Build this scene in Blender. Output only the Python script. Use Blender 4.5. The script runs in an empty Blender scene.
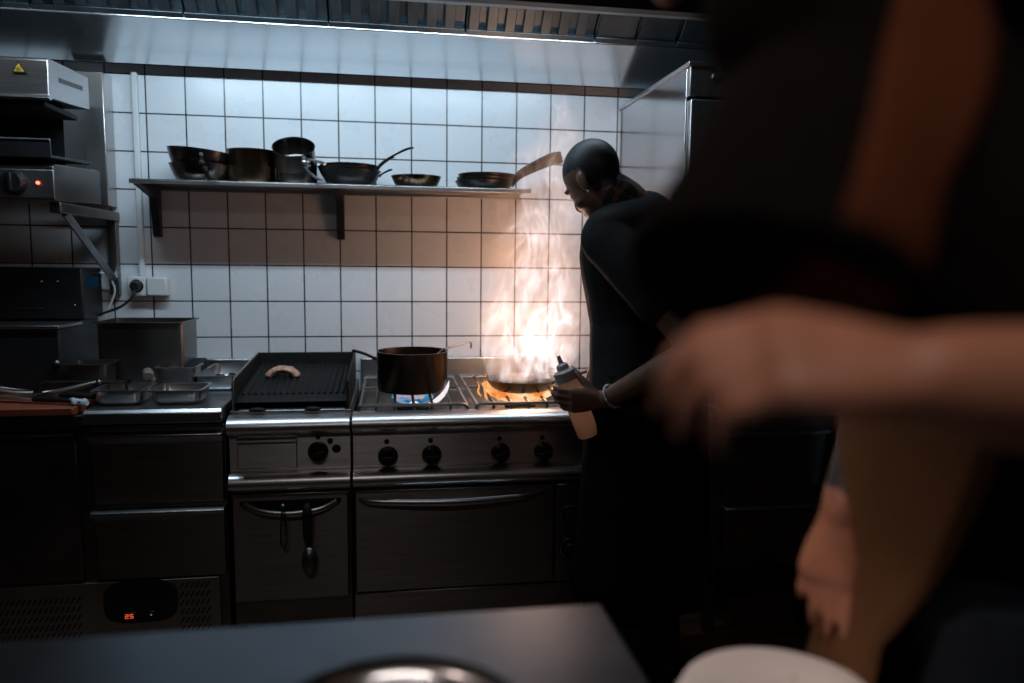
import bpy, bmesh, math, random
from mathutils import Vector, Matrix, noise
from mathutils.bvhtree import BVHTree
random.seed(7)
V = Vector
PI = math.pi
scene = bpy.context.scene
COL = scene.collection

# ------------------------------------------------------------------ materials
def newmat(name):
    m = bpy.data.materials.new(name); m.use_nodes = True
    nt = m.node_tree; nt.nodes.clear()
    out = nt.nodes.new('ShaderNodeOutputMaterial')
    return m, nt, out

def N(nt, typ, **kw):
    n = nt.nodes.new(typ)
    for k, v in kw.items():
        if k.startswith('i_'):
            n.inputs[k[2:].replace('_', ' ')].default_value = v
        else:
            setattr(n, k, v)
    return n

def pmat(name, col, rough=.5, metal=0., var=.12, scale=20., stretch=(1, 1, 1), bump=0., rvar=.08, spec=.5, coat=0., sheen=0., sss=0., aniso=0., tan=(0, 0, 1)):
    """Principled material whose colour, roughness and bump wander with procedural noise."""
    m, nt, out = newmat(name)
    b = N(nt, 'ShaderNodeBsdfPrincipled')
    b.inputs['Metallic'].default_value = metal
    b.inputs['Specular IOR Level'].default_value = spec
    b.inputs['Coat Weight'].default_value = coat
    b.inputs['Sheen Weight'].default_value = sheen
    if aniso:
        b.inputs['Anisotropic'].default_value = aniso
        tg = N(nt, 'ShaderNodeCombineXYZ')
        for k_ in range(3): tg.inputs[k_].default_value = tan[k_]
        nt.links.new(tg.outputs[0], b.inputs['Tangent'])
    if sss:
        b.inputs['Subsurface Weight'].default_value = sss
        b.inputs['Subsurface Radius'].default_value = (.02, .008, .004)
        b.inputs['Subsurface Scale'].default_value = .5
    tc = N(nt, 'ShaderNodeTexCoord')
    mp = N(nt, 'ShaderNodeMapping'); mp.inputs['Scale'].default_value = stretch
    nz = N(nt, 'ShaderNodeTexNoise'); nz.inputs['Scale'].default_value = scale; nz.inputs['Detail'].default_value = 6
    nt.links.new(tc.outputs['Object'], mp.inputs['Vector']); nt.links.new(mp.outputs['Vector'], nz.inputs['Vector'])
    mr = N(nt, 'ShaderNodeMapRange'); mr.inputs['From Min'].default_value = .25; mr.inputs['From Max'].default_value = .75
    nt.links.new(nz.outputs['Fac'], mr.inputs['Value'])
    mx = N(nt, 'ShaderNodeMix', data_type='RGBA')
    mx.inputs['A'].default_value = tuple(c * (1 - var) for c in col) + (1,)
    mx.inputs['B'].default_value = tuple(min(1, c * (1 + var)) for c in col) + (1,)
    nt.links.new(mr.outputs['Result'], mx.inputs['Factor'])
    nt.links.new(mx.outputs['Result'], b.inputs['Base Color'])
    rr = N(nt, 'ShaderNodeMapRange')
    rr.inputs['To Min'].default_value = max(.02, rough - rvar); rr.inputs['To Max'].default_value = min(1, rough + rvar)
    nt.links.new(nz.outputs['Fac'], rr.inputs['Value']); nt.links.new(rr.outputs['Result'], b.inputs['Roughness'])
    if bump:
        bp = N(nt, 'ShaderNodeBump'); bp.inputs['Strength'].default_value = bump; bp.inputs['Distance'].default_value = .004
        nt.links.new(nz.outputs['Fac'], bp.inputs['Height']); nt.links.new(bp.outputs['Normal'], b.inputs['Normal'])
    nt.links.new(b.outputs['BSDF'], out.inputs['Surface'])
    return m

def emat(name, col, strength):
    m, nt, out = newmat(name)
    e = N(nt, 'ShaderNodeEmission'); e.inputs['Color'].default_value = col + (1,); e.inputs['Strength'].default_value = strength
    nt.links.new(e.outputs['Emission'], out.inputs['Surface'])
    return m

M = {}
M['steel'] = pmat('brushed_steel', (.50, .50, .51), .30, 1., .12, 6, (1, 60, 60), .03, .07)
M['steel_v'] = pmat('brushed_steel_upright', (.46, .44, .43), .33, 1., .12, 6, (60, 60, 1), .03, .08)
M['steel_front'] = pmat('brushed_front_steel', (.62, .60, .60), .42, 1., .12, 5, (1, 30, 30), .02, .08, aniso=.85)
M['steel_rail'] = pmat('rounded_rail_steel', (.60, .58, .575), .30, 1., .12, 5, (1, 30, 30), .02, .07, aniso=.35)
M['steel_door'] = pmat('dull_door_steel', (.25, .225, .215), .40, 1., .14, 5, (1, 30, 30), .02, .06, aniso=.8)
M['steel_counter'] = pmat('scuffed_counter_steel', (.26, .28, .31), .34, 1., .30, 4, (1, 1, 1), .06, .14)
M['dish_steel'] = pmat('bright_dish_steel', (.86, .85, .86), .22, 1., .04, 6)
M['steel_worn'] = pmat('worn_counter_steel', (.40, .41, .43), .36, 1., .20, 5, (1, 1, 1), .05, .12)
M['steel_dark'] = pmat('grimy_dark_steel', (.20, .19, .18), .36, 1., .25, 7, (1, 1, 1), .05, .1)
M['steel_polish'] = pmat('polished_cabinet_steel', (.42, .40, .40), .16, 1., .06, 4, (1, 1, 40), .01, .04)
M['hood_steel'] = pmat('hood_steel', (.78, .81, .84), .20, 1., .06, 5, (1, 40, 40), .015, .04)
M['filter_steel'] = pmat('greasy_filter_steel', (.12, .145, .16), .42, 1., .25, 9, (1, 1, 1), .04, .1)
M['pan_black'] = pmat('blackened_pan_iron', (.035, .032, .03), .36, .7, .3, 25, (1, 1, 1), .06, .12)
M['pan_brown'] = pmat('browned_pan_steel', (.125, .080, .050), .30, 1., .4, 9, (1, 1, .3), .03, .1)
M['pan_pot'] = pmat('sooty_pot_steel', (.085, .055, .038), .30, 1., .5, 7, (1, 1, .4), .03, .1)
M['pan_grey'] = pmat('scorched_grey_pan_steel', (.14, .12, .11), .28, 1., .35, 9, (1, 1, .5), .03, .1)
M['cast_iron'] = pmat('cast_iron_black', (.010, .010, .0105), .62, 0, .3, 40, (1, 1, 1), .15, .1, spec=.25)
M['black_plastic'] = pmat('black_plastic', (.012, .012, .013), .35, 0, .2, 30)
M['black_iron'] = pmat('black_painted_iron', (.012, .012, .013), .5, 0, .2, 30)
M['dark_panel'] = pmat('dark_enamel_panel', (.016, .017, .019), .42, .3, .2, 12)
M['white_plastic'] = pmat('white_plastic', (.62, .62, .61), .4, 0, .06, 15)
M['cable_white'] = pmat('white_cable_sheath', (.5, .5, .48), .45)
M['orange_board'] = pmat('orange_brown_board', (.23, .055, .022), .55, 0, .25, 18, (1, 4, 1), .06)
M['grey_cap'] = pmat('grey_bottle_cap', (.42, .38, .37), .45)
M['bottle_cream'] = pmat('cream_squeeze_bottle', (.80, .62, .47), .4, 0, .05, 12)
def add_translucency(m, col, fac):
    nt = m.node_tree; out = [n for n in nt.nodes if n.type == 'OUTPUT_MATERIAL'][0]; b = [n for n in nt.nodes if n.type == 'BSDF_PRINCIPLED'][0]
    t = N(nt, 'ShaderNodeBsdfTranslucent'); t.inputs['Color'].default_value = col + (1,)
    x = N(nt, 'ShaderNodeMixShader'); x.inputs[0].default_value = fac
    nt.links.new(b.outputs[0], x.inputs[1]); nt.links.new(t.outputs[0], x.inputs[2]); nt.links.new(x.outputs[0], out.inputs['Surface'])
add_translucency(M['bottle_cream'], (.95, .78, .62), .65)
M['skin_cook'] = pmat('cook_skin', (.17, .085, .055), .5, 0, .2, 30, (1, 1, 1), .05, .06, sss=.05)
M['hair_cook'] = pmat('cropped_hair', (.012, .013, .015), .55, 0, .3, 180, (1, 1, 1), .15)
M['skin_near'] = pmat('helper_skin', (.40, .17, .105), .5, 0, .14, 28, (1, 1, 1), .05, .06, sss=.08)
M['cloth_black'] = pmat('black_cotton', (.014, .0135, .0145), .85, 0, .25, 60, (1, 1, 1), .1, spec=.2)
M['cloth_dark'] = pmat('dark_charcoal_cotton', (.006, .0045, .004), .95, 0, .25, 60, (1, 1, 1), .1, spec=.04)
M['cloth_navy'] = pmat('dark_navy_denim', (.012, .018, .026), .85, 0, .3, 90, (1, 1, 1), .1, spec=.2)
M['apron_tan'] = pmat('tan_canvas_apron', (.135, .062, .027), .85, 0, .14, 70, (1, 1, 1), .15, spec=.2)
M['strap_rust'] = pmat('rust_canvas_strap', (.070, .016, .004), .85, 0, .14, 70, (1, 1, 1), .15, spec=.2)
M['towel'] = pmat('pale_blue_white_towel', (.45, .50, .55), .9, 0, .15, 60, (1, 1, 1), .3)
M['plate_white'] = pmat('white_glazed_plate', (.82, .80, .81), .28, 0, .05, 9, coat=.3)
M['sauce'] = pmat('brown_sauce', (.40, .18, .08), .4, 0, .3, 50)
M['meat'] = pmat('seared_meat', (.50, .27, .19), .5, 0, .55, 70, (1, 1, 1), .4)
M['bracelet'] = pmat('silver_chain', (.55, .55, .57), .3, 1.)
M['eye'] = pmat('eye_white', (.6, .58, .55), .2)
M['warn_yellow'] = pmat('warning_yellow', (.62, .36, .03), .5)
M['warn_black'] = pmat('warning_black', (.015, .014, .012), .5)
M['floor_tile'] = None
M['lamp_red'] = emat('red_indicator_glow', (1., .10, .05), 6.)
M['led_red'] = emat('red_display_glow', (1., .10, .04), .8)
M['led_pale'] = emat('pale_display_glow', (.6, .75, .8), .25)
M['led_blue'] = emat('blue_display_glow', (.05, .22, .5), .05)
M['tube_glow'] = emat('cool_tube_glow', (.80, .92, 1.), 2.5)
M['flame_blue'] = emat('blue_gas_flame', (.06, .26, .62), .8)
M['flame_white'] = emat('white_gas_flame', (.85, .78, .80), 1.1)
M['flame_orange'] = emat('orange_gas_flame', (1., .40, .12), .95)
M['flame_orange_deep'] = emat('deep_orange_gas_flame', (1., .24, .04), .9)
M['tattoo'] = pmat('tattoo_ink', (.025, .03, .035), .6)

def tile_material():
    m, nt, out = newmat('white_wall_tiles')
    b = N(nt, 'ShaderNodeBsdfPrincipled')
    g = N(nt, 'ShaderNodeNewGeometry'); s = N(nt, 'ShaderNodeSeparateXYZ'); c = N(nt, 'ShaderNodeCombineXYZ')
    nt.links.new(g.outputs['Position'], s.inputs[0])
    ax = N(nt, 'ShaderNodeMath', operation='ADD'); ax.inputs[1].default_value = 30.
    az = N(nt, 'ShaderNodeMath', operation='ADD'); az.inputs[1].default_value = 30. - 2.1237 + .15 * 20
    nt.links.new(s.outputs['X'], ax.inputs[0]); nt.links.new(s.outputs['Z'], az.inputs[0])
    nt.links.new(ax.outputs[0], c.inputs['X']); nt.links.new(az.outputs[0], c.inputs['Y'])
    br = N(nt, 'ShaderNodeTexBrick', offset=0., squash=1.)
    br.inputs['Scale'].default_value = 1.; br.inputs['Brick Width'].default_value = .15; br.inputs['Row Height'].default_value = .15
    br.inputs['Mortar Size'].default_value = .0032; br.inputs['Mortar Smooth'].default_value = .25; br.inputs['Bias'].default_value = 0.
    br.inputs['Color1'].default_value = (.64, .645, .66, 1); br.inputs['Color2'].default_value = (.60, .605, .62, 1)
    br.inputs['Mortar'].default_value = (.018, .016, .016, 1)
    nt.links.new(c.outputs[0], br.inputs['Vector'])
    # thin grease film and specks on the glaze
    nz = N(nt, 'ShaderNodeTexNoise'); nz.inputs['Scale'].default_value = 55; nz.inputs['Detail'].default_value = 2
    nt.links.new(g.outputs['Position'], nz.inputs['Vector'])
    rp = N(nt, 'ShaderNodeMapRange'); rp.inputs['From Min'].default_value = .755; rp.inputs['From Max'].default_value = .80
    nt.links.new(nz.outputs['Fac'], rp.inputs['Value'])
    mx = N(nt, 'ShaderNodeMix', data_type='RGBA'); mx.inputs['B'].default_value = (.22, .10, .05, 1)
    nt.links.new(rp.outputs['Result'], mx.inputs['Factor']); nt.links.new(br.outputs['Color'], mx.inputs['A'])
    nt.links.new(mx.outputs['Result'], b.inputs['Base Color'])
    nz2 = N(nt, 'ShaderNodeTexNoise'); nz2.inputs['Scale'].default_value = 7; nz2.inputs['Detail'].default_value = 4
    nt.links.new(g.outputs['Position'], nz2.inputs['Vector'])
    r2 = N(nt, 'ShaderNodeMapRange'); r2.inputs['To Min'].default_value = .16; r2.inputs['To Max'].default_value = .42
    nt.links.new(nz2.outputs['Fac'], r2.inputs['Value']); nt.links.new(r2.outputs['Result'], b.inputs['Roughness'])
    iv = N(nt, 'ShaderNodeMath', operation='SUBTRACT'); iv.inputs[0].default_value = 1.
    nt.links.new(br.outputs['Fac'], iv.inputs[1])
    bp = N(nt, 'ShaderNodeBump'); bp.inputs['Strength'].default_value = .5; bp.inputs['Distance'].default_value = .002
    nt.links.new(iv.outputs[0], bp.inputs['Height']); nt.links.new(bp.outputs['Normal'], b.inputs['Normal'])
    nt.links.new(b.outputs['BSDF'], out.inputs['Surface'])
    return m
M['tiles'] = tile_material()

def floor_material():
    m, nt, out = newmat('brown_quarry_tiles')
    b = N(nt, 'ShaderNodeBsdfPrincipled'); b.inputs['Roughness'].default_value = .45
    g = N(nt, 'ShaderNodeNewGeometry')
    br = N(nt, 'ShaderNodeTexBrick', offset=0.)
    br.inputs['Scale'].default_value = 1.; br.inputs['Brick Width'].default_value = .2; br.inputs['Row Height'].default_value = .2
    br.inputs['Mortar Size'].default_value = .004
    br.inputs['Color1'].default_value = (.12, .055, .028, 1); br.inputs['Color2'].default_value = (.085, .04, .022, 1); br.inputs['Mortar'].default_value = (.03, .025, .02, 1)
    nt.links.new(g.outputs['Position'], br.inputs['Vector'])
    nz = N(nt, 'ShaderNodeTexNoise'); nz.inputs['Scale'].default_value = 40
    nt.links.new(g.outputs['Position'], nz.inputs['Vector'])
    mx = N(nt, 'ShaderNodeMix', data_type='RGBA', blend_type='MULTIPLY'); mx.inputs['Factor'].default_value = .5
    nt.links.new(br.outputs['Color'], mx.inputs['A']); nt.links.new(nz.outputs['Color'], mx.inputs['B'])
    nt.links.new(mx.outputs['Result'], b.inputs['Base Color']); nt.links.new(b.outputs['BSDF'], out.inputs['Surface'])
    return m
M['floor_tile'] = floor_material()
M['plaster'] = pmat('dim_plaster', (.10, .095, .09), .8, 0, .1, 4)
M['ceiling'] = pmat('dim_ceiling_board', (.10, .10, .10), .85, 0, .1, 4)

# ------------------------------------------------------------------ mesh builder
class MB:
    def __init__(s):
        s.v = []; s.f = []
    def add(s, vs, fs):
        o = len(s.v); s.v += [V(x) for x in vs]; s.f += [tuple(i + o for i in f) for f in fs]; return s
    def box(s, x0, x1, y0, y1, z0, z1):
        return s.add([(x0, y0, z0), (x1, y0, z0), (x1, y1, z0), (x0, y1, z0), (x0, y0, z1), (x1, y0, z1), (x1, y1, z1), (x0, y1, z1)],
                     [(0, 3, 2, 1), (4, 5, 6, 7), (0, 1, 5, 4), (1, 2, 6, 5), (2, 3, 7, 6), (3, 0, 4, 7)])
    def prism(s, prof, x0, x1, axis='x'):
        """extrude a closed profile; for axis x the profile is (y, z), for y it is (x, z), for z it is (x, y)"""
        n = len(prof)
        def mk(a, p):
            return (a, p[0], p[1]) if axis == 'x' else ((p[0], a, p[1]) if axis == 'y' else (p[0], p[1], a))
        vs = [mk(x0, p) for p in prof] + [mk(x1, p) for p in prof]
        fs = [tuple(range(n))[::-1], tuple(range(n, 2 * n))] + [(i, (i + 1) % n, n + (i + 1) % n, n + i) for i in range(n)]
        return s.add(vs, fs)
    def loft(s, rings, cap=True, closed=True):
        n = len(rings[0]); vs = [p for r in rings for p in r]; fs = []
        for k in range(len(rings) - 1):
            for i in range(n if closed else n - 1):
                j = (i + 1) % n
                fs.append((k * n + i, k * n + j, (k + 1) * n + j, (k + 1) * n + i))
        if cap and closed:
            fs.append(tuple(range(n))[::-1]); fs.append(tuple(range((len(rings) - 1) * n, len(rings) * n)))
        return s.add(vs, fs)
    def lathe(s, prof, c=(0, 0, 0), n=40, axis=(0, 0, 1), cap=False):
        """prof: (radius, height) list, turned about an axis through c"""
        q = V((0, 0, 1)).rotation_difference(V(axis).normalized()); c = V(c)
        rings = [[c + q @ V((max(r, 1e-5) * math.cos(2 * PI * i / n), max(r, 1e-5) * math.sin(2 * PI * i / n), h)) for i in range(n)] for r, h in prof]
        return s.loft(rings, cap=cap)
    def tube(s, pts, rad, n=10, cap=True, flat=None):
        """swept tube; rad a number or a list; flat = (up vector, ratio) squeezes the section along that vector"""
        pts = [V(p) for p in pts]; m = len(pts)
        rad = [rad] * m if not hasattr(rad, '__len__') else rad
        rings = []; prev = None
        for i, p in enumerate(pts):
            d = (pts[min(i + 1, m - 1)] - pts[max(i - 1, 0)]).normalized()
            if flat: a = V(flat[0])
            elif prev is not None: a = prev
            else: a = V((0, 0, 1)) if abs(d.z) < .9 else V((1, 0, 0))
            a = (a - d * a.dot(d)).normalized(); b = d.cross(a); prev = a
            k = flat[1] if flat else 1.
            rings.append([p + (a * math.cos(2 * PI * j / n) * k + b * math.sin(2 * PI * j / n)) * rad[i] for j in range(n)])
        return s.loft(rings, cap=cap)
    def limb(s, pts, rad, n=14):
        """tube with rounded ends, for bodies that are later fused"""
        s.tube(smooth_pts(pts, 4), smooth_vals(rad, 4), n)
        s.ball(pts[0], (rad[0] * .98,) * 3, 12, 8); s.ball(pts[-1], (rad[-1] * .98,) * 3, 12, 8)
        return s
    def ball(s, c, r, nu=20, nv=12, basis=None):
        c = V(c); rings = []
        bx, by, bz = [V(b) for b in basis] if basis else (V((1, 0, 0)), V((0, 1, 0)), V((0, 0, 1)))
        for k in range(nv + 1):
            t = PI * k / nv; st = max(math.sin(t), 1e-4)
            rings.append([c + bx * (r[0] * st * math.cos(2 * PI * i / nu)) + by * (r[1] * st * math.sin(2 * PI * i / nu)) - bz * (r[2] * math.cos(t)) for i in range(nu)])
        return s.loft(rings)
    def xf(s, mat):
        s.v = [mat @ v for v in s.v]; return s
    def join(s, o):
        return s.add(o.v, o.f)

def smooth_vals(r, k):
    out = []
    for i in range(len(r) - 1):
        for j in range(k): out.append(r[i] + (r[i + 1] - r[i]) * j / k)
    return out + [r[-1]]

def smooth_pts(pts, k):
    pts = [V(p) for p in pts]
    if len(pts) == 2: return [pts[0].lerp(pts[1], j / k) for j in range(k)] + [pts[1]]
    out = []
    for i in range(len(pts) - 1):
        p0 = pts[max(i - 1, 0)]; p1 = pts[i]; p2 = pts[i + 1]; p3 = pts[min(i + 2, len(pts) - 1)]
        for j in range(k):
            t = j / k
            out.append(.5 * ((2 * p1) + (p2 - p0) * t + (2 * p0 - 5 * p1 + 4 * p2 - p3) * t * t + (3 * p1 - p0 - 3 * p2 + p3) * t ** 3))
    return out + [pts[-1]]

def obj(name, mb, mat, parent=None, bevel=0., smooth=False, kind=None, label=None, solid=0., segs=2):
    me = bpy.data.meshes.new(name); me.from_pydata([tuple(v) for v in mb.v], [], mb.f); me.update()
    bm = bmesh.new(); bm.from_mesh(me); bmesh.ops.recalc_face_normals(bm, faces=bm.faces); bm.to_mesh(me); bm.free()
    if isinstance(mat, (list, tuple)):
        for m in mat: me.materials.append(m)
    else: me.materials.append(mat)
    o = bpy.data.objects.new(name, me); COL.objects.link(o)
    if smooth or bevel:
        me.polygons.foreach_set('use_smooth', [True] * len(me.polygons))
        me.update()
        if hasattr(me, 'set_sharp_from_angle'): me.set_sharp_from_angle(angle=math.radians(38))
    if solid:
        md = o.modifiers.new('Solidify', 'SOLIDIFY'); md.thickness = solid; md.offset = 0
    if bevel:
        md = o.modifiers.new('Bevel', 'BEVEL'); md.width = bevel; md.segments = segs; md.limit_method = 'ANGLE'; md.angle_limit = math.radians(40)
    if parent:
        o.parent = parent
        o.matrix_parent_inverse = Matrix.Translation(-V(parent.location)) if parent.type == 'EMPTY' or parent.location.length else Matrix()
    if kind: o['kind'] = kind
    if label: o['label'] = label
    return o

def fuse(mb, voxel=.006, iters=6, name='fused'):
    """one continuous surface out of overlapping closed shapes"""
    me = bpy.data.meshes.new(name); me.from_pydata([tuple(v) for v in mb.v], [], mb.f); me.update()
    bm = bmesh.new(); bm.from_mesh(me); bmesh.ops.recalc_face_normals(bm, faces=bm.faces); bm.to_mesh(me); bm.free()
    o = bpy.data.objects.new(name, me); COL.objects.link(o)
    md = o.modifiers.new('r', 'REMESH'); md.mode = 'VOXEL'; md.voxel_size = voxel
    if iters:
        sm = o.modifiers.new('s', 'SMOOTH'); sm.factor = .5; sm.iterations = iters
    dg = bpy.context.evaluated_depsgraph_get()
    ev = o.evaluated_get(dg); m2 = bpy.data.meshes.new_from_object(ev)
    out = MB(); out.add([v.co.copy() for v in m2.vertices], [tuple(p.vertices) for p in m2.polygons])
    bpy.data.objects.remove(o); bpy.data.meshes.remove(me); bpy.data.meshes.remove(m2)
    return out

def thing(name, loc, label, cat, group=None):
    o = bpy.data.objects.new(name, None); COL.objects.link(o); o.location = loc; o.empty_display_size = .1
    o['label'] = label; o['category'] = cat
    if group: o['group'] = group
    return o

def tag(o, label, cat, group=None):
    o['label'] = label; o['category'] = cat
    if group: o['group'] = group
    return o

def structure(o):
    o['kind'] = 'structure'; return o

# ------------------------------------------------------------------ the room
XL, XR, YB, ZC = -1.9, 4.3, -5.2, 2.75
structure(obj('wall_back', MB().box(XL - .1, XR + .1, 0, .12, 0, ZC), M['tiles']))
structure(obj('wall_left', MB().box(XL - .12, XL, YB, 0, 0, ZC), M['plaster']))
structure(obj('wall_right', MB().box(XR, XR + .12, YB, 0, 0, ZC), M['plaster']))
structure(obj('wall_front', MB().box(XL - .1, XR + .1, YB - .12, YB, 0, ZC), M['plaster']))
structure(obj('floor', MB().box(XL - .12, XR + .12, YB - .12, .12, -.1, 0), M['floor_tile']))
structure(obj('ceiling', MB().box(XL - .12, XR + .12, YB - .12, .12, ZC, ZC + .1), M['ceiling']))

# ------------------------------------------------------------------ extraction hood
hood = thing('extraction_hood', (1.1, -.5, 2.12), 'long stainless extraction hood with slatted grease filters above the cooking line', 'hood')
HX0, HX1 = -1.6, 3.6
obj('front_panel', MB().prism([(-1.02, 2.142), (-1.06, 2.142), (-1.06, 2.55), (-1.02, 2.55)], HX0, HX1), M['dark_panel'], hood, .003)
obj('front_lip', MB().prism([(-1.02, 2.142), (-.985, 2.145), (-.985, 2.165), (-1.02, 2.16)], HX0, HX1), M['steel_dark'], hood, .002)
obj('roof_panel', MB().box(HX0, HX1, -1.06, -.02, 2.55, 2.57), M['dark_panel'], hood)
obj('back_gutter', MB().prism([(-.088, 2.148), (-.096, 2.142), (-.405, 2.226), (-.405, 2.236), (-.10, 2.156)], HX0, HX1), M['hood_steel'], hood, .002)
obj('back_panel', MB().box(HX0, HX1, -.012, -.003, 2.16, 2.55), M['dark_panel'], hood)
obj('gutter_rim', MB().tube([(HX0, -.408, 2.237), (HX1, -.408, 2.237)], .004, 8), M['steel'], hood)
def filter_panel(x0, x1, ribbed):
    y0, z0, y1, z1 = -.40, 2.24, -.74, 2.53
    d = V((0, y1 - y0, z1 - z0)); L = d.length; d.normalize(); n = V((0, -d.z, d.y)); n = n if n.z < 0 else -n
    mb = MB()
    def slab(xa, xb, a, b, h0, h1):
        o = V((0, y0, z0))
        vs = []
        for h in (h0, h1):
            for (x, t) in ((xa, a), (xb, a), (xb, b), (xa, b)):
                p = o + d * t + n * h; vs.append((x, p.y, p.z))
        mb.add(vs, [(0, 1, 2, 3), (7, 6, 5, 4), (0, 4, 5, 1), (1, 5, 6, 2), (2, 6, 7, 3), (3, 7, 4, 0)])
    slab(x0, x1, 0, L, -.02, -.012)
    slab(x0, x1, 0, .02, -.012, .012)
    if ribbed:
        w = .068; k = int((x1 - x0) / w)
        for i in range(k):
            xa = x0 + .008 + i * (x1 - x0 - .016) / k
            slab(xa, xa + w * .55, .02, L - .01, -.004, .010)
    else:
        slab(x0 + .006, x1 - .006, .02, L - .01, -.006, .004)
    return obj('filter_panel', mb, M['filter_steel'], hood, .002)
xx = -1.55
while xx < 1.55:
    filter_panel(xx, xx + .485, True); xx += .49
for i in range(9):
    filter_panel(xx, xx + .158, False); xx += .162
obj('side_panel', MB().box(HX1, HX1 + .02, -1.06, -.005, 2.135, 2.57), M['dark_panel'], hood)
obj('side_panel', MB().box(HX0 - .02, HX0, -1.06, -.005, 2.135, 2.57), M['dark_panel'], hood)

def tube_lamp(x0, x1, y, z, name, label):
    t = thing(name, ((x0 + x1) / 2, y, z), label, 'lamp', None)
    obj('lamp_body', MB().box(x0, x1, y - .035, y + .035, z + .022, z + .06), M['steel'], t, .004)
    for xe in (x0, x1 - .03):
        obj('tube_socket', MB().box(xe, xe + .03, y - .018, y + .018, z - .016, z + .024), M['white_plastic'], t, .003)
    obj('glowing_tube', MB().tube([(x0 + .03, y, z), (x1 - .03, y, z)], .013, 12), M['tube_glow'], t, smooth=True)
    return t

def area_light(name, loc, size, size_y, power, col, rot=(0, 0, 0), spread=None):
    d = bpy.data.lights.new(name, 'AREA'); d.shape = 'RECTANGLE'; d.size = size; d.size_y = size_y; d.energy = power; d.color = col
    if spread: d.spread = spread
    o = bpy.data.objects.new(name, d); COL.objects.link(o); o.location = loc; o.rotation_euler = rot
    return o
def point_light(name, loc, r, power, col):
    d = bpy.data.lights.new(name, 'POINT'); d.shadow_soft_size = r; d.energy = power; d.color = col
    o = bpy.data.objects.new(name, d); COL.objects.link(o); o.location = loc
    return o
def spot_light(name, loc, target, r, power, col, ang, blend=.5):
    d = bpy.data.lights.new(name, 'SPOT'); d.shadow_soft_size = r; d.energy = power; d.color = col; d.spot_size = math.radians(ang); d.spot_blend = blend
    o = bpy.data.objects.new(name, d); COL.objects.link(o); o.location = loc
    o.rotation_euler = (V(target) - V(loc)).to_track_quat('-Z', 'Y').to_euler()
    return o

# ------------------------------------------------------------------ wall shelf
SZ = 1.69
shelf = thing('wall_shelf', (.8, -.14, 1.66), 'long narrow steel wall shelf carrying pans across the tiled wall', 'shelf')
obj('shelf_board', MB().prism([(-.005, SZ), (-.28, SZ), (-.285, SZ - .004), (-.285, SZ - .018), (-.277, SZ - .018), (-.277, SZ - .004), (-.012, SZ - .004), (-.012, SZ - .02), (-.005, SZ - .02)],   .165, 1.665), M['steel'], shelf, .001)
for bx in (.180, .905):
    mb = MB().prism([(-.004, SZ - .006), (-.255, SZ - .006), (-.255, SZ - .014), (-.06, SZ - .05), (-.045, SZ - .07), (-.028, SZ - .19), (-.018, SZ - .205), (-.004, SZ - .205)], bx - .016, bx + .016)
    br = obj('bracket', mb, M['black_iron'], shelf, .002)
    obj('bracket_bolt', MB().lathe([(0, .004), (.007, .003), (.007, 0)], (bx, -.005, SZ - .20), 10, (0, -1, 0)), M['steel'], br)

# ------------------------------------------------------------------ pans
def pan_profile(R, h, base, t=.0025, flare=0.6):
    """outer then inner outline of a sloped pan"""
    o = []
    for k in range(7):
        u = k / 6; o.append((base + (R - base) * (u ** flare), h * u))
    prof = [(0, 0), (base * .9, 0)] + o
    inn = [(r - t, z + (t if i == 0 else 0)) for i, (r, z) in enumerate(o)]
    prof += [(R + .002, h + .001)] + list(reversed(inn)) + [(0, t)]
    return prof
def pot_profile(R, h, t=.0025):
    return [(0, 0), (R - .012, 0), (R - .003, .004), (R, .014), (R, h - .004), (R + .003, h), (R - t, h), (R - t, .012), (R - .012, t), (0, t)]
def strip_handle(p0, d, L, w, rise, thick=.006, ring=True):
    """flat riveted pan handle from p0 in direction d with rise"""
    p0 = V(p0); d = V(d).normalized()
    up = V((0, 0, 1)); th = .6 if w > .02 else .45
    pts = [p0, p0 + d * (L * .15) + up * (rise * .30), p0 + d * (L * .45) + up * (rise * .62), p0 + d * (L * .8) + up * (rise * .92), p0 + d * L + up * rise]
    mb = MB().tube(smooth_pts(pts, 4), smooth_vals([w * .75, w * .55, w * .6, w * .75, w * .6], 4), 12, flat=((0, 0, 1), max(thick / w, th)))
    return mb
def frying_pan(loc, R, h, base, mat, hdir, hL, hrise, label, cat, group=None, tilt=None, name='frying_pan', hw=.014):
    t = thing(name, loc, label, cat, group)
    q = Matrix.Translation(V(loc)) @ (tilt if tilt else Matrix())
    obj('pan_body', MB().lathe(pan_profile(R, h, base), n=48).xf(q), mat, t, smooth=True)
    d = V(hdir).normalized()
    p0 = d * (R - .004) + V((0, 0, h * .72))
    hb = obj('handle', strip_handle(p0, d, hL, hw, hrise).xf(q), mat, t, smooth=True)
    mb = MB()
    for sgn in (-1, 1):
        c = d * (R - .012) + V((-d.y, d.x, 0)) * .010 * sgn + V((0, 0, h * .75)); mb.ball(c, (.004,) * 3, 8, 6)
    obj('rivet', mb.xf(q), M['steel'], hb, smooth=True)
    return t
def saucepan(loc, R, h, mat, hdir, hL, hrise, label, cat, group=None, tilt=None, handle=True, hw=.011, hz=.8):
    t = thing('saucepan', loc, label, cat, group)
    q = Matrix.Translation(V(loc)) @ (tilt if tilt else Matrix())
    obj('pot_body', MB().lathe(pot_profile(R, h), n=48).xf(q), mat, t, smooth=True)
    if handle:
        d = V(hdir).normalized(); p0 = d * (R - .002) + V((0, 0, h * hz))
        hb = obj('handle', strip_handle(p0, d, hL, hw, hrise).xf(q), M['steel_worn'], t, smooth=True)
        obj('handle_plate', MB().ball(d * (R + .001) + V((0, 0, h * hz)), (.02, .02, .012), 10, 8).xf(q), M['steel_worn'], hb, smooth=True)
    return t
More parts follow.
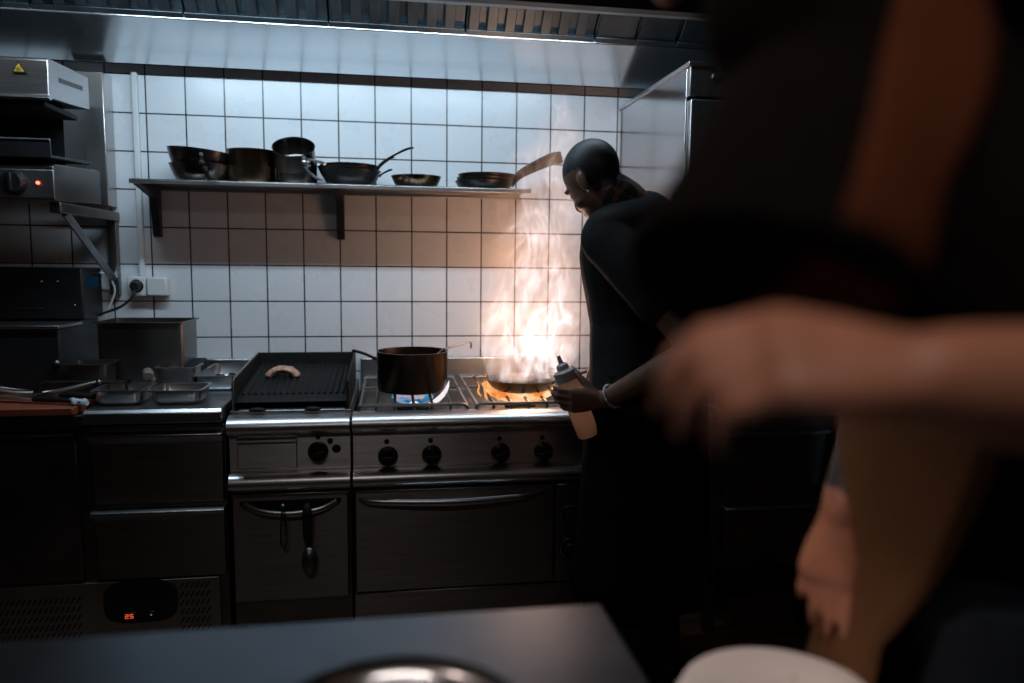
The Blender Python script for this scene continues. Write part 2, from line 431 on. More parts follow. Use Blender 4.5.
G = 'pans on the wall shelf'
z = SZ + .001
frying_pan((.392, -.165, z), .116, .066, .080, M['pan_grey'], (.35, -1, 0), .14, -.055, 'lower flared pan of the leftmost pair on the shelf', 'pan', G, name='saute_pan')
frying_pan((.382, -.16, z + .050), .118, .068, .088, M['pan_grey'], (.28, -1, 0), .16, -.05, 'upper flared pan of the leftmost pair on the shelf, handle pointing forward', 'pan', G, tilt=Matrix.Rotation(math.radians(5), 4, 'Y'), name='saute_pan')
saucepan((.575, -.15, z), .092, .128, M['pan_brown'], (1, 0, 0), .1, 0, 'brown straight-sided pot without visible handle, second from left on shelf', 'pot', G, handle=False)
saucepan((.748, -.165, z), .078, .095, M['pan_grey'], (.62, -1, 0), .13, -.06, 'saucepan standing upright under the tilted one on the shelf', 'pot', G, hz=.7)
saucepan((.744, -.172, z + .072), .078, .085, M['pan_grey'], (.75, -1, 0), .14, .05, 'saucepan tilted forward with open mouth on top of another on the shelf', 'pot', G, tilt=Matrix.Rotation(math.radians(36), 4, 'X'), hz=.7)
frying_pan((.955, -.155, z), .118, .062, .080, M['pan_black'], (1, .12, 0), .05, .03, 'lowest pan of the dark stack in the middle of the shelf', 'pan', G)
frying_pan((.945, -.155, z + .022), .118, .052, .084, M['pan_black'], (1, -.15, 0), .07, .06, 'middle pan of the dark stack in the middle of the shelf', 'pan', G)
frying_pan((.950, -.155, z + .038), .112, .044, .084, M['pan_brown'], (1, -.2, 0), .15, .085, 'top pan of the dark stack mid-shelf, longest handle pointing up right', 'pan', G)
frying_pan((1.215, -.16, z), .100, .046, .072, M['pan_brown'], (-.55, -1, 0), .06, -.012, 'small low brownish pan standing alone on the shelf', 'pan', G, hw=.016)
for k in range(3):
    frying_pan((1.492 + .006 * k, -.155, z + .0135 * k), .118, .034, .092, M['pan_black'], (1, .03 - .03 * k, 0), .215 - .012 * k, .105, ['bottom', 'middle', 'top'][k] + ' black iron pan of the low stack above the flames, handle rising right', 'pan', G, hw=.026)

# ------------------------------------------------------------------ electrics on the wall
t = thing('wall_conduit', (.115, -.012, 1.33), 'white vertical cable conduit running down the tiles to the socket', 'conduit')
obj('pipe', MB().box(.103, .125, -.02, -.001, 1.325, 2.135), M['white_plastic'], t, .004)
t = thing('wall_socket', (.145, -.02, 1.28), 'white double surface socket box at the foot of the conduit', 'socket')
obj('socket_box', MB().box(.065, .135, -.045, -.001, 1.245, 1.325), M['white_plastic'], t, .006)
obj('blank_box', MB().box(.138, .215, -.05, -.001, 1.247, 1.322), M['white_plastic'], t, .006)
obj('socket_well', MB().lathe([(0, .002), (.024, .002), (.027, 0)], (.1, -.046, 1.287), 24, (0, -1, 0)), M['black_plastic'], t)
t = thing('power_cable', (.10, -.06, 1.285), 'black plug and cable drooping from the wall socket to the left', 'cable')
obj('plug', MB().lathe([(0, .03), (.016, .03), (.021, .018), (.021, .001), (0, .001)], (.1, -.048, 1.287), 20, (0, -1, 0)), M['black_plastic'], t, smooth=True)
obj('cord', MB().tube(smooth_pts([(.1, -.072, 1.275), (.095, -.08, 1.245), (.05, -.09, 1.205), (-.03, -.10, 1.175), (-.10, -.14, 1.155), (-.20, -.2, 1.15)], 6), .0055, 8), M['black_plastic'], t, smooth=True)
tag(obj('white_cable', MB().tube(smooth_pts([(-.03, -.06, 1.34), (.0, -.055, 1.325), (.02, -.05, 1.27), (.0, -.05, 1.21), (-.02, -.06, 1.15), (-.025, -.08, 1.02)], 6), .004, 8), M['cable_white'], smooth=True), 'thin white cable looping down beside the strut left of the socket', 'cable')

# ------------------------------------------------------------------ salamander grill
sal = thing('salamander_grill', (-.26, -.3, 1.58), 'wall mounted steel salamander grill with warning triangle and glowing red lamp', 'salamander grill')
SX0, SX1 = -.58, .038
obj('top_cover', MB().prism([(-.60, 1.912), (-.595, 2.022), (-.585, 2.03), (-.27, 2.045), (-.27, 1.93), (-.59, 1.905)], SX0, SX1), M['steel_front'], sal, .003)
obj('cover_rim', MB().prism([(-.615, 1.902), (-.60, 1.913), (-.58, 1.905), (-.60, 1.896)], SX0 - .004, SX1 + .004), M['steel'], sal, .001)
obj('side_slot', MB().prism([(-.52, 1.985), (-.33, 2.0), (-.33, 1.985), (-.52, 1.97)], SX1 - .002, SX1 + .0015), M['black_plastic'], sal)
obj('heating_element', MB().box(SX0 + .04, SX1 - .03, -.56, -.30, 1.885, 1.903), M['cast_iron'], sal, .004)
obj('lift_column', MB().box(-.09, .028, -.10, -.004, 1.60, 2.105), M['steel_v'], sal, .003)
obj('rear_wall', MB().box(SX0, -.045, -.29, -.10, 1.70, 2.03), M['dark_panel'], sal)
obj('lower_body', MB().prism([(-.598, 1.585), (-.598, 1.69), (-.58, 1.70), (-.24, 1.72), (-.20, 1.72), (-.20, 1.598), (-.58, 1.582)], SX0, SX1), M['steel_dark'], sal, .003)
pnl = obj('control_panel', MB().box(SX0, SX1 + .003, -.606, -.599, 1.588, 1.678), M['steel_worn'], sal, .002)
obj('drip_tray', MB().prism([(-.612, 1.715), (-.612, 1.77), (-.604, 1.775), (-.60, 1.725), (-.27, 1.745), (-.27, 1.735)], SX0 + .01, SX1), M['dark_panel'], sal, .002)
obj('tray_edge', MB().tube([(SX0 + .01, -.612, 1.772), (SX1, -.612, 1.772)], .004, 8), M['steel'], sal)
kb = obj('knob', MB().lathe([(0, .028), (.030, .028), (.036, .018), (.038, .004), (.038, 0), (0, 0)], (-.075, -.607, 1.635), 28, (0, -1, 0)), M['black_plastic'], sal, smooth=True)
obj('knob_grip', MB().box(-.081, -.069, -.645, -.633, 1.607, 1.663), M['black_plastic'], kb, .003)
obj('indicator_lamp', MB().ball((-.006, -.608, 1.636), (.0055, .005, .0055), 12, 8), M['lamp_red'], sal, smooth=True, label='glowing red indicator lamp')
# warning triangle sign on the cover: black border, yellow field, black wavy heat mark
sg = obj('warning_sign', MB().prism([(-.066, 1.978), (-.024, 1.978), (-.045, 2.014)], -.6005, -.6025, 'y'), M['warn_black'], sal, label='black and yellow warning triangle sticker')
obj('sign_field', MB().prism([(-.060, 1.9815), (-.030, 1.9815), (-.045, 2.007)], -.6026, -.6032, 'y'), M['warn_yellow'], sg)
mb = MB()
for k in range(3):
    xk = -.050 + k * .005
    mb.tube([(xk, -.6036, 1.984), (xk + .002, -.6036, 1.987), (xk - .001, -.6036, 1.990), (xk + .001, -.6036, 1.992 + (.004 if k == 1 else 0))], .0011, 6)
obj('sign_mark', mb, M['warn_black'], sg)
sb = thing('grill_wall_bracket', (-.2, -.3, 1.55), 'steel bracket with diagonal strut holding the salamander grill on the wall', 'bracket')
obj('top_rail', MB().box(.0, .035, -.55, -.004, 1.545, 1.58), M['steel_dark'], sb, .003)
obj('top_rail', MB().box(-.55, -.515, -.55, -.004, 1.545, 1.58), M['steel_dark'], sb, .003)
obj('wall_post', MB().box(-.005, .03, -.035, -.002, 1.25, 1.545), M['steel_dark'], sb, .003)
obj('wall_post', MB().box(-.55, -.515, -.035, -.002, 1.25, 1.545), M['steel_dark'], sb, .003)
for xs in (.012, -.532):
    obj('diagonal_strut', MB().tube([(xs, -.46, 1.55), (xs, -.03, 1.31)], .017, 4), M['steel_worn'], sb, .002)

# ------------------------------------------------------------------ left counter: refrigerated bench
def vent_slots(mb, x0, x1, z0, z1, y):
    nx = int((x1 - x0) / .0165); nz = int((z1 - z0) / .03)
    for j in range(nz):
        for i in range(nx):
            x = x0 + i * .0165; zz = z0 + j * .03
            mb.add([(x, y, zz), (x + .006, y, zz), (x + .018, y, zz + .02), (x + .012, y, zz + .02), (x, y - .0012, zz), (x + .006, y - .0012, zz), (x + .018, y - .0012, zz + .02), (x + .012, y - .0012, zz + .02)],
                   [(0, 3, 2, 1), (4, 5, 6, 7), (0, 1, 5, 4), (1, 2, 6, 5), (2, 3, 7, 6), (3, 0, 4, 7)])
    return mb
fr = thing('refrigerated_counter', (-.2, -.38, 0), 'dark steel refrigerated counter with two drawers and vent grilles, left of grill', 'refrigerated counter')
FX0, FX1 = -.78, .565
obj('carcass', MB().box(FX0, FX1, -.70, -.03, .14, .855), M['steel_dark'], fr, .003)
obj('worktop', MB().prism([(-.02, .915), (-.74, .915), (-.752, .905), (-.752, .872), (-.735, .868), (-.02, .868)], .145, FX1), M['steel'], fr, .003)
obj('worktop_upstand', MB().box(.145, FX1, -.032, -.004, .915, .985), M['steel'], fr, .003)
obj('worktop_base', MB().box(FX0, .145, -.74, -.03, .855, .90), M['dark_panel'], fr, .003)
for (z0, z1) in ((.60, .838), (.345, .582)):
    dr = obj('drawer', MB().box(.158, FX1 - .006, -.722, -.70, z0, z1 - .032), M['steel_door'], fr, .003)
    obj('drawer_handle', MB().prism([(-.70, z1), (-.735, z1), (-.745, z1 - .006), (-.745, z1 - .014), (-.722, z1 - .038), (-.718, z1 - .038), (-.715, z1 - .012), (-.70, z1 - .01)], .150, FX1 - .002), M['steel'], dr, .002)
dr = obj('cabinet_door', MB().box(FX0 + .01, .112, -.722, -.70, .35, .835), M['steel_dark'], fr, .003)
obj('door_handle', MB().prism([(-.70, .843), (-.73, .843), (-.735, .835), (-.73, .815), (-.722, .815)], FX0 + .01, .112), M['dark_panel'], dr, .002)
gp = obj('grille_panel', MB().box(FX0, FX1 - .03, -.715, -.70, .14, .335), M['steel_worn'], fr, .002)
obj('vent_slots', vent_slots(MB(), -.28, .115, .15, .32, -.7152), M['black_plastic'], gp)
obj('vent_slots', vent_slots(MB(), .405, .515, .15, .335, -.7152), M['black_plastic'], gp)
# melted looking black cover around the thermostat
mb = MB()
pts = []
for k in range(40):
    a = 2 * PI * k / 40
    rx, rz = .115, .072
    ex = 2 / 3.5
    px = .285 + rx * math.copysign(abs(math.cos(a)) ** ex, math.cos(a)); pz = .265 + rz * math.copysign(abs(math.sin(a)) ** ex, math.sin(a))
    pts.append((px, pz))
obj('thermostat_cover', MB().prism(pts, -.7153, -.722, 'y'), M['dark_panel'], gp)
ds = obj('display', MB().box(.228, .272, -.726, -.722, .205, .232), M['black_plastic'], gp, .001)
def seg_digit(mb, x, z, w, h, segs, y):
    t = w * .22
    S = {'a': (x, x + w, z + h - t, z + h), 'g': (x, x + w, z + h / 2 - t / 2, z + h / 2 + t / 2), 'd': (x, x + w, z, z + t),
         'f': (x, x + t, z + h / 2, z + h), 'b': (x + w - t, x + w, z + h / 2, z + h), 'e': (x, x + t, z, z + h / 2), 'c': (x + w - t, x + w, z, z + h / 2)}
    for q in segs:
        a = S[q]; mb.box(a[0], a[1], y - .0008, y, a[2], a[3])
mb = MB(); seg_digit(mb, .236, .211, .011, .015, 'abged', -.7262); seg_digit(mb, .251, .211, .011, .015, 'afgcd', -.7262)
obj('display_digits', mb, M['led_red'], ds, label='glowing red digits 25')
obj('switch', MB().box(.308, .328, -.727, -.7225, .208, .232), M['black_plastic'], gp, .002)
obj('switch_light', MB().box(.316, .320, -.728, -.727, .218, .222), M['led_pale'], gp)
obj('rating_plate', MB().box(.20, .27, -.717, -.715, .178, .188), M['steel'], gp)
for (px, py) in ((FX0 + .05, -.65), (FX1 - .05, -.65), (FX0 + .05, -.1), (FX1 - .05, -.1)):
    obj('leg', MB().lathe([(0, .14), (.025, .14), (.022, .03), (.03, .02), (.03, 0), (0, 0)], (px, py, 0), 16), M['steel_dark'], fr, smooth=True)

# containers, board and tools on the left bench
def gn_pan(loc, w, d, h, mat, label, group='gastronorm pans on the left bench', rot=0., tap=.012, name='gastronorm_pan', t=.0025):
    R = Matrix.Translation(V(loc)) @ Matrix.Rotation(rot, 4, 'Z')
    def ring(x, y, z, r=.022, n=5):
        out = []
        for cx, cy, a0 in ((x / 2 - r, y / 2 - r, 0), (-x / 2 + r, y / 2 - r, PI / 2), (-x / 2 + r, -y / 2 + r, PI), (x / 2 - r, -y / 2 + r, 1.5 * PI)):
            for k in range(n): 
                a = a0 + PI / 2 * k / (n - 1); out.append(V((cx + r * math.cos(a), cy + r * math.sin(a), z)))
        return out
    rings = [ring(w - 2 * tap - .02, d - 2 * tap - .02, 0), ring(w - 2 * tap, d - 2 * tap, .012), ring(w - .02, d - .02, h - .004), ring(w, d, h - .004), ring(w, d, h), ring(w - .02 - t, d - .02 - t, h), ring(w - 2 * tap - 2 * t, d - 2 * tap - 2 * t, .014), ring(w - 2 * tap - .022, d - 2 * tap - .022, t)]
    mb = MB().loft(rings).xf(R)
    o = obj(name, mb, mat, smooth=True)
    return tag(o, label, 'steel container', group)
gn_pan((.200, -.24, .917), .32, .24, .248, M['steel_dark'], 'deep steel container standing against the tiles below the socket')
gn_pan((.225, -.60, .917), .165, .17, .052, M['steel'], 'shallow steel pan at the bench front beside the orange board')
gn_pan((.405, -.60, .917), .175, .17, .048, M['steel'], 'shallow steel pan at the bench front nearest the grill')
gn_pan((.065, -.44, .917), .15, .14, .115, M['steel_dark'], 'small tall steel pan in front of the deep container')
gn_pan((.075, -.533, .917), .30, .03, .062, M['steel_dark'], 'narrow flat steel rail pan lying behind the front pans', tap=.004)
gn_pan((.33, -.33, .917), .15, .14, .085, M['steel'], 'small steel pan holding a ladle before the black griddle block')
tr = gn_pan((.475, -.235, .917), .165, .36, .055, M['steel_worn'], 'long shallow steel tray with dark residue beside the grill')
mb = MB()
for k in range(90):
    mb.ball((.475 + random.uniform(-.06, .06), -.235 + random.uniform(-.15, .15), .923 + random.uniform(0, .01)), (random.uniform(.006, .014), random.uniform(.006, .014), .006), 7, 5)
o = obj('charred_scraps', mb, M['cast_iron'], smooth=True); o['kind'] = 'stuff'; tag(o, 'blackened scraps lying in the long shallow tray', 'food scraps')
tag(obj('griddle_press', MB().prism([(-.37, .917), (-.37, .985), (-.30, 1.005), (-.17, 1.01), (-.17, .917)], .335, .392), M['cast_iron'], bevel=.006), 'dark block standing between the containers and the shallow tray', 'kitchen block')
def ladle(name, bowl, tip, r, label, cat='ladle', hook=True, mat=M['steel']):
    t = thing(name, bowl, label, cat)
    bowl = V(bowl); tip = V(tip)
    obj('ladle_bowl', MB().lathe([(0, -r * .75), (r * .6, -r * .62), (r * .92, -r * .25), (r, 0), (r * .95, 0), (r * .85, -r * .25), (r * .55, -r * .56), (0, -r * .68)], bowl, 24), mat, t, smooth=True)
    d = (tip - bowl); h = V((d.x, d.y, 0)).normalized()
    pts = [bowl + h * r * .95, bowl + d * .35 + V((0, 0, .008)), bowl + d * .9, tip]
    if hook: pts += [tip + h * .014 + V((0, 0, .003)), tip + h * .022 - V((0, 0, .008)), tip + h * .021 - V((0, 0, .026))]
    obj('ladle_handle', MB().tube(smooth_pts(pts, 5), .0042, 8), mat, t, smooth=True)
    return t
ladle('small_ladle', (.325, -.36, 1.0), (.21, -.15, 1.10), .026, 'small steel ladle resting in the pan by the deep container', hook=False)
tag(obj('wooden_pestle', MB().tube(smooth_pts([(.275, -.52, .99), (.268, -.50, 1.0), (.263, -.47, .99), (.27, -.46, .965)], 5), [.016] * 6 + [.018] * 5 + [.014] * 5, 12), pmat('pale_wood', (.18, .14, .11), .6), smooth=True), 'pale rounded handle end propped among the steel pans', 'utensil handle')

bd = tag(obj('chopping_board', MB().prism([(-.72, -.752), (.118, -.752), (.142, -.60), (.138, -.50), (-.72, -.46)], .902, .928, 'z'), M['orange_board'], bevel=.004), 'orange-brown chopping board on the dark bench at far left', 'chopping board')
def knife(name, p, ang, Lh, Lb, label, mat_h=M['black_plastic'], z=.930, cat='knife'):
    t = thing(name, (p[0], p[1], z), label, cat, 'tools on the orange board')
    R = Matrix.Translation((p[0], p[1], z)) @ Matrix.Rotation(ang, 4, 'Z')
    obj('handle', MB().tube([(0, 0, .012), (Lh * .3, 0, .013), (Lh * .7, 0, .012), (Lh, 0, .011)], [.012, .014, .011, .012], 10, flat=((0, 0, 1), .8)).xf(R), mat_h, t, smooth=True)
    obj('blade', MB().prism([(0, -.016), (-Lb * .8, -.014), (-Lb, .014), (0, .016)], .009, .0115, 'z').xf(R), M['steel'], t, .0005)
    return t
knife('kitchen_knife', (-.03, -.66), math.radians(-18), .14, .22, 'black-handled knife lying nearest the front of the orange board')
knife('kitchen_knife', (.02, -.585), math.radians(-22), .13, .12, 'black-handled tool lying at the right end of the orange board')
def tongs(name, a, b, label, up=(0, 0, 1), gap=.035, mat=M['steel_dark'], group=None):
    a, b = V(a), V(b); d = b - a; s = d.cross(V(up)).normalized()
    t = thing(name, a, label, 'tongs', group)
    for sg in (-1, 1):
        pts = [a, a + d * .3 + s * sg * gap * .5, a + d * .8 + s * sg * gap * .8, b + s * sg * gap * .35]
        obj('tong_arm', MB().tube(smooth_pts(pts, 4), smooth_vals([.006, .008, .007, .011], 4), 8, flat=(tuple(s), .35)), mat, t, smooth=True)
    obj('tong_hinge', MB().ball(a, (.010,) * 3, 10, 8), mat, t, smooth=True)
    return t
tongs('tongs', (-.26, -.64, .985), (-.07, -.58, .945), 'steel tongs piled at the far left of the orange board', group='tools on the orange board')
tongs('tongs', (.13, -.56, .978), (-.03, -.60, .944), 'small tongs leaning at the right edge of the orange board', group='tools on the orange board', gap=.02)
mb = MB()
for k in range(9):
    mb.ball((.105 + .005 * k, -.715 + random.uniform(-.008, .012), .936 + random.uniform(0, .008)), (.014, .010, .008), 10, 8)
cw = fuse(mb, .003, 2)
for v in cw.v: v += V((noise.noise(v * 90), noise.noise(v * 90 + V((3, 3, 3))), noise.noise(v * 70))) * .006
tag(obj('crumpled_wrap', cw, M['towel'], smooth=True), 'crumpled pale wrapper at the corner of the orange board', 'wrapper')

tb = thing('counter_appliance', (-.22, -.35, .90), 'black box appliance with a shiny steel top edge behind the orange board', 'appliance')
obj('housing', MB().box(-.62, -.035, -.44, -.25, .902, 1.15), M['dark_panel'], tb, .006)
obj('top_plate', MB().box(-.62, -.030, -.452, -.25, 1.15, 1.162), M['steel'], tb, .002)
obj('door_knob', MB().ball((-.045, -.45, 1.03), (.012, .012, .012), 12, 8), M['steel_dark'], tb, smooth=True)
mw = thing('black_microwave', (-.28, -.15, 1.16), 'black microwave-like appliance with small buttons under the salamander grill', 'appliance')
obj('housing', MB().box(-.49, -.03, -.235, -.04, 1.165, 1.36), M['dark_panel'], mw, .006)
obj('door_bar', MB().box(-.27, -.17, -.240, -.235, 1.205, 1.212), M['steel_dark'], mw, .001)
for k in range(3):
    obj('button', MB().ball((-.17 + .055 * k, -.236, 1.31 - (.09 if k == 2 else 0)), (.004, .003, .004), 8, 6), M['steel'], mw, smooth=True)
obj('blue_label', MB().box(-.03, -.0285, -.20, -.08, 1.285, 1.325), M['led_blue'], mw)
obj('foot_stand', MB().box(-.48, -.05, -.22, -.04, .902, 1.165), M['dark_panel'], mw, .004)

# ------------------------------------------------------------------ shared: rounded front rail profile
def bull(z0, z1, y=-.72, out=.06):
    pr = [(y + .02, z1)]
    zc = (z0 + z1) / 2; h = (z1 - z0) / 2
    for k in range(13):
        a = PI / 2 - PI * k / 12
        pr.append((y - out * math.cos(a) * .9, zc + h * math.sin(a)))
    pr.append((y + .02, z0))
    return pr
def round_knob(name, x, z, parent, y=-.722, r=.034, depth=.034):
    k = obj(name, MB().lathe([(0, depth), (r * .78, depth), (r * .9, depth * .6), (r, depth * .25), (r, 0), (0, 0)], (x, y, z), 28, (0, -1, 0)), M['black_plastic'], parent, smooth=True)
    obj('knob_grip', MB().box(x - .006, x + .006, y - depth - .008, y - depth + .002, z - r * .75, z + r * .75).xf(Matrix.Translation((x, 0, z)) @ Matrix.Rotation(random.choice((1.35, 1.5)), 4, 'Y') @ Matrix.Translation((-x, 0, -z))), M['black_plastic'], k, .003)
    return k

# ------------------------------------------------------------------ charcoal style grill unit
gr = thing('grill_unit', (.777, -.38, 0), 'steel grill unit with ribbed black grate between drawers and gas range', 'grill')
GX0, GX1 = .580, .974
obj('carcass', MB().box(GX0, GX1, -.70, -.03, .15, .895), M['steel_dark'], gr, .003)
obj('top_rail', MB().prism(bull(.82, .885), GX0, GX1), M['steel_rail'], gr, .002)
obj('control_panel', MB().box(GX0, GX1, -.722, -.70, .695, .822), M['steel_front'], gr, .002)
obj('lower_rail', MB().prism(bull(.628, .695, out=.05), GX0, GX1), M['steel_rail'], gr, .002)
dd = obj('drip_drawer', MB().box(GX0 + .026, GX0 + .218, -.728, -.721, .704, .806), M['steel_front'], gr, .003)
obj('drawer_lip', MB().prism([(-.721, .808), (-.742, .806), (-.744, .798), (-.728, .794)], GX0 + .026, GX0 + .218), M['steel'], dd, .001)
round_knob('knob', GX0 + .286, .758, gr)
for (dx, dz, r) in ((.286, .806, .008), (.326, .792, .010), (.346, .765, .015)):
    obj('indicator', MB().lathe([(0, .005), (r * .8, .005), (r, 0), (0, 0)], (GX0 + dx, -.722, dz), 18, (0, -1, 0)), M['black_plastic'], gr, smooth=True)
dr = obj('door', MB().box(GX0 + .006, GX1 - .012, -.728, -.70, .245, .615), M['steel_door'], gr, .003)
obj('door_edge', MB().box(GX0 + .004, GX1 - .01, -.735, -.70, .612, .620), M['steel'], dr, .001)
# recessed scoop with a curved bar
sc = []
for k in range(25):
    a = PI * k / 24
    sc.append((.7745 + .165 * math.cos(a), .588 - .045 * math.sin(a)))
obj('handle_recess', MB().prism(sc + [(.61, .596), (.939, .596)], -.7285, -.730, 'y'), M['dark_panel'], dr)
obj('door_handle', MB().tube(smooth_pts([(.625, -.730, .585), (.68, -.752, .566), (.7745, -.76, .556), (.87, -.752, .566), (.925, -.730, .585)], 6), .010, 10, flat=((0, -1, 0), .6)), M['steel'], dr, smooth=True)
obj('base_frame', MB().box(GX0, GX1, -.69, -.05, .13, .24), M['dark_panel'], gr, .003)
for (px, py) in ((GX0 + .04, -.64), (GX1 - .04, -.64), (GX0 + .04, -.1), (GX1 - .04, -.1)):
    obj('leg', MB().lathe([(0, .14), (.025, .14), (.022, .03), (.03, .02), (.03, 0), (0, 0)], (px, py, 0), 16), M['steel_dark'], gr, smooth=True)
# raised fire box with splash guards
obj('fire_box', MB().box(GX0 + .008, GX1 - .008, -.685, -.19, .89, .925), M['cast_iron'], gr, .004)
for x0 in (GX0 + .006, GX1 - .014):
    obj('side_guard', MB().prism([(-.69, .90), (-.69, .992), (-.66, 1.0), (-.20, 1.03), (-.18, 1.03), (-.18, .90)], x0, x0 + .008), M['cast_iron'], gr, .002)
obj('guard_edge', MB().tube([(GX0 + .010, -.69, .90), (GX0 + .010, -.69, .995), (GX0 + .010, -.66, 1.003), (GX0 + .010, -.19, 1.033)], .0028, 8), M['steel'], gr, smooth=True)
obj('back_guard', MB().box(GX0 + .006, GX1 - .006, -.195, -.18, .90, 1.03), M['cast_iron'], gr, .002)
plate = obj('grate_plate', MB().prism([(-.685, .90), (-.685, .922), (-.62, .936), (-.20, .985), (-.20, .90)], GX0 + .014, GX1 - .014), M['cast_iron'], gr, .002)
mb = MB()
nr = 17
for k in range(nr):
    x = GX0 + .03 + k * (GX1 - GX0 - .06) / (nr - 1)
    mb.add([(x - .008, -.62, .936), (x + .008, -.62, .936), (x, -.62, .944), (x - .008, -.21, .984), (x + .008, -.21, .984), (x, -.21, .993)], [(0, 1, 2), (5, 4, 3), (0, 2, 5, 3), (2, 1, 4, 5), (1, 0, 3, 4)])
obj('grate_ribs', mb, M['cast_iron'], plate, .001)
obj('grease_tray', MB().box(GX0 + .03, GX1 - .02, -.715, -.688, .885, .90), M['steel_worn'], gr, .003)
for dx in (.09, .27):
    obj('grate_lug', MB().ball((GX0 + dx, -.712, .902), (.028, .012, .008), 12, 8), M['cast_iron'], gr, smooth=True)
# meat
mb = MB()
for k in range(9):
    a = PI * (.12 + .76 * k / 8)
    mb.ball((.712 - .050 * math.cos(a), -.40, .952 + .032 * math.sin(a) + .008), (.018, .03, .014), 12, 8)
mt = fuse(mb, .004, 3)
for v in mt.v:
    v += V((0, 0, 1)) * (noise.noise(v * 60) * .004)
tag(obj('seared_meat', mt, M['meat'], smooth=True), 'curved piece of seared meat cooking on the ribbed black grate', 'meat')
# utensils hung on the grill door handle
tongs('hanging_tongs', (.7535, -.765, .585), (.7535, -.765, .445), 'slim tongs hooked over the grill door handle, left of the ladle', up=(0, -1, 0), gap=.012, mat=M['steel_dark'])
sp = thing('hanging_ladle', (.835, -.76, .57), 'dark ladle with broad handle hanging from the grill door handle', 'ladle')
obj('ladle_handle', MB().tube(smooth_pts([(.832, -.772, .595), (.832, -.778, .56), (.832, -.768, .48), (.834, -.762, .44)], 5), smooth_vals([.010, .016, .015, .008], 5), 12, flat=((0, -1, 0), .4)), M['black_plastic'], sp, smooth=True)
obj('ladle_bowl', MB().ball((.836, -.768, .395), (.026, .022, .048), 20, 14), M['steel_dark'], sp, smooth=True)

# ------------------------------------------------------------------ gas range
rg = thing('gas_range', (1.39, -.38, 0), 'wide stainless gas range with four burners, black knobs and oven', 'gas range')
RX0, RX1 = .980, 1.800
obj('carcass', MB().box(RX0, RX1, -.70, -.03, .15, .83), M['steel_dark'], rg, .003)
obj('hob_tray', MB().prism([(-.03, .87), (-.06, .845), (-.66, .845), (-.70, .885), (-.72, .885), (-.72, .82), (-.03, .82)], RX0, RX1), M['steel_dark'], rg, .003)
obj('back_upstand', MB().box(RX0, RX1, -.05, -.012, .84, .985), M['steel'], rg, .004)
obj('top_rail', MB().prism(bull(.82, .888), RX0, RX1), M['steel_rail'], rg, .002)
obj('control_panel', MB().box(RX0, RX1, -.722, -.70, .695, .822), M['steel_front'], rg, .002)
obj('lower_rail', MB().prism(bull(.628, .695, out=.05), RX0, RX1), M['steel_rail'], rg, .002)
for kx in (1.098, 1.247, 1.487, 1.640):
    round_knob('knob', kx, .735, rg)
    obj('indicator', MB().lathe([(0, .004), (.008, .004), (.009, 0), (0, 0)], (kx - .004, -.722, .785), 16, (0, -1, 0)), M['black_plastic'], rg, smooth=True)
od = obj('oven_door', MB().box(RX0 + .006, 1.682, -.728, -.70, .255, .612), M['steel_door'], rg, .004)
obj('door_edge', MB().box(RX0 + .006, 1.682, -.733, -.70, .610, .617), M['steel'], od, .001)
obj('door_handle', MB().tube(smooth_pts([(1.0, -.731, .590), (1.06, -.752, .583), (1.32, -.770, .578), (1.55, -.757, .584), (1.65, -.732, .592)], 6), smooth_vals([.006, .011, .013, .011, .004], 6), 10, flat=((0, -1, 0), .7)), M['steel'], od, smooth=True)
dp = obj('oven_control_panel', MB().box(1.690, RX1 - .004, -.726, -.70, .255, .615), M['steel_door'], rg, .003)
for dz in (.50, .378):
    kk = obj('oven_dial', MB().lathe([(0, .030), (.022, .030), (.026, .008), (.040, .007), (.042, .003), (.042, 0), (0, 0)], (1.742, -.726, dz), 30, (0, -1, 0)), M['black_plastic'], dp, smooth=True)
    obj('dial_ring', MB().lathe([(.034, .0075), (.036, .0095), (.038, .0075)], (1.742, -.726, dz), 30, (0, -1, 0)), M['steel'], kk, smooth=True)
obj('base_panel', MB().box(RX0, RX1, -.71, -.05, .14, .243), M['steel_door'], rg, .003)
for (px, py) in ((RX0 + .05, -.64), (RX1 - .05, -.64), (RX0 + .05, -.1), (RX1 - .05, -.1)):
    obj('leg', MB().lathe([(0, .15), (.025, .15), (.022, .03), (.03, .02), (.03, 0), (0, 0)], (px, py, 0), 16), M['steel_dark'], rg, smooth=True)
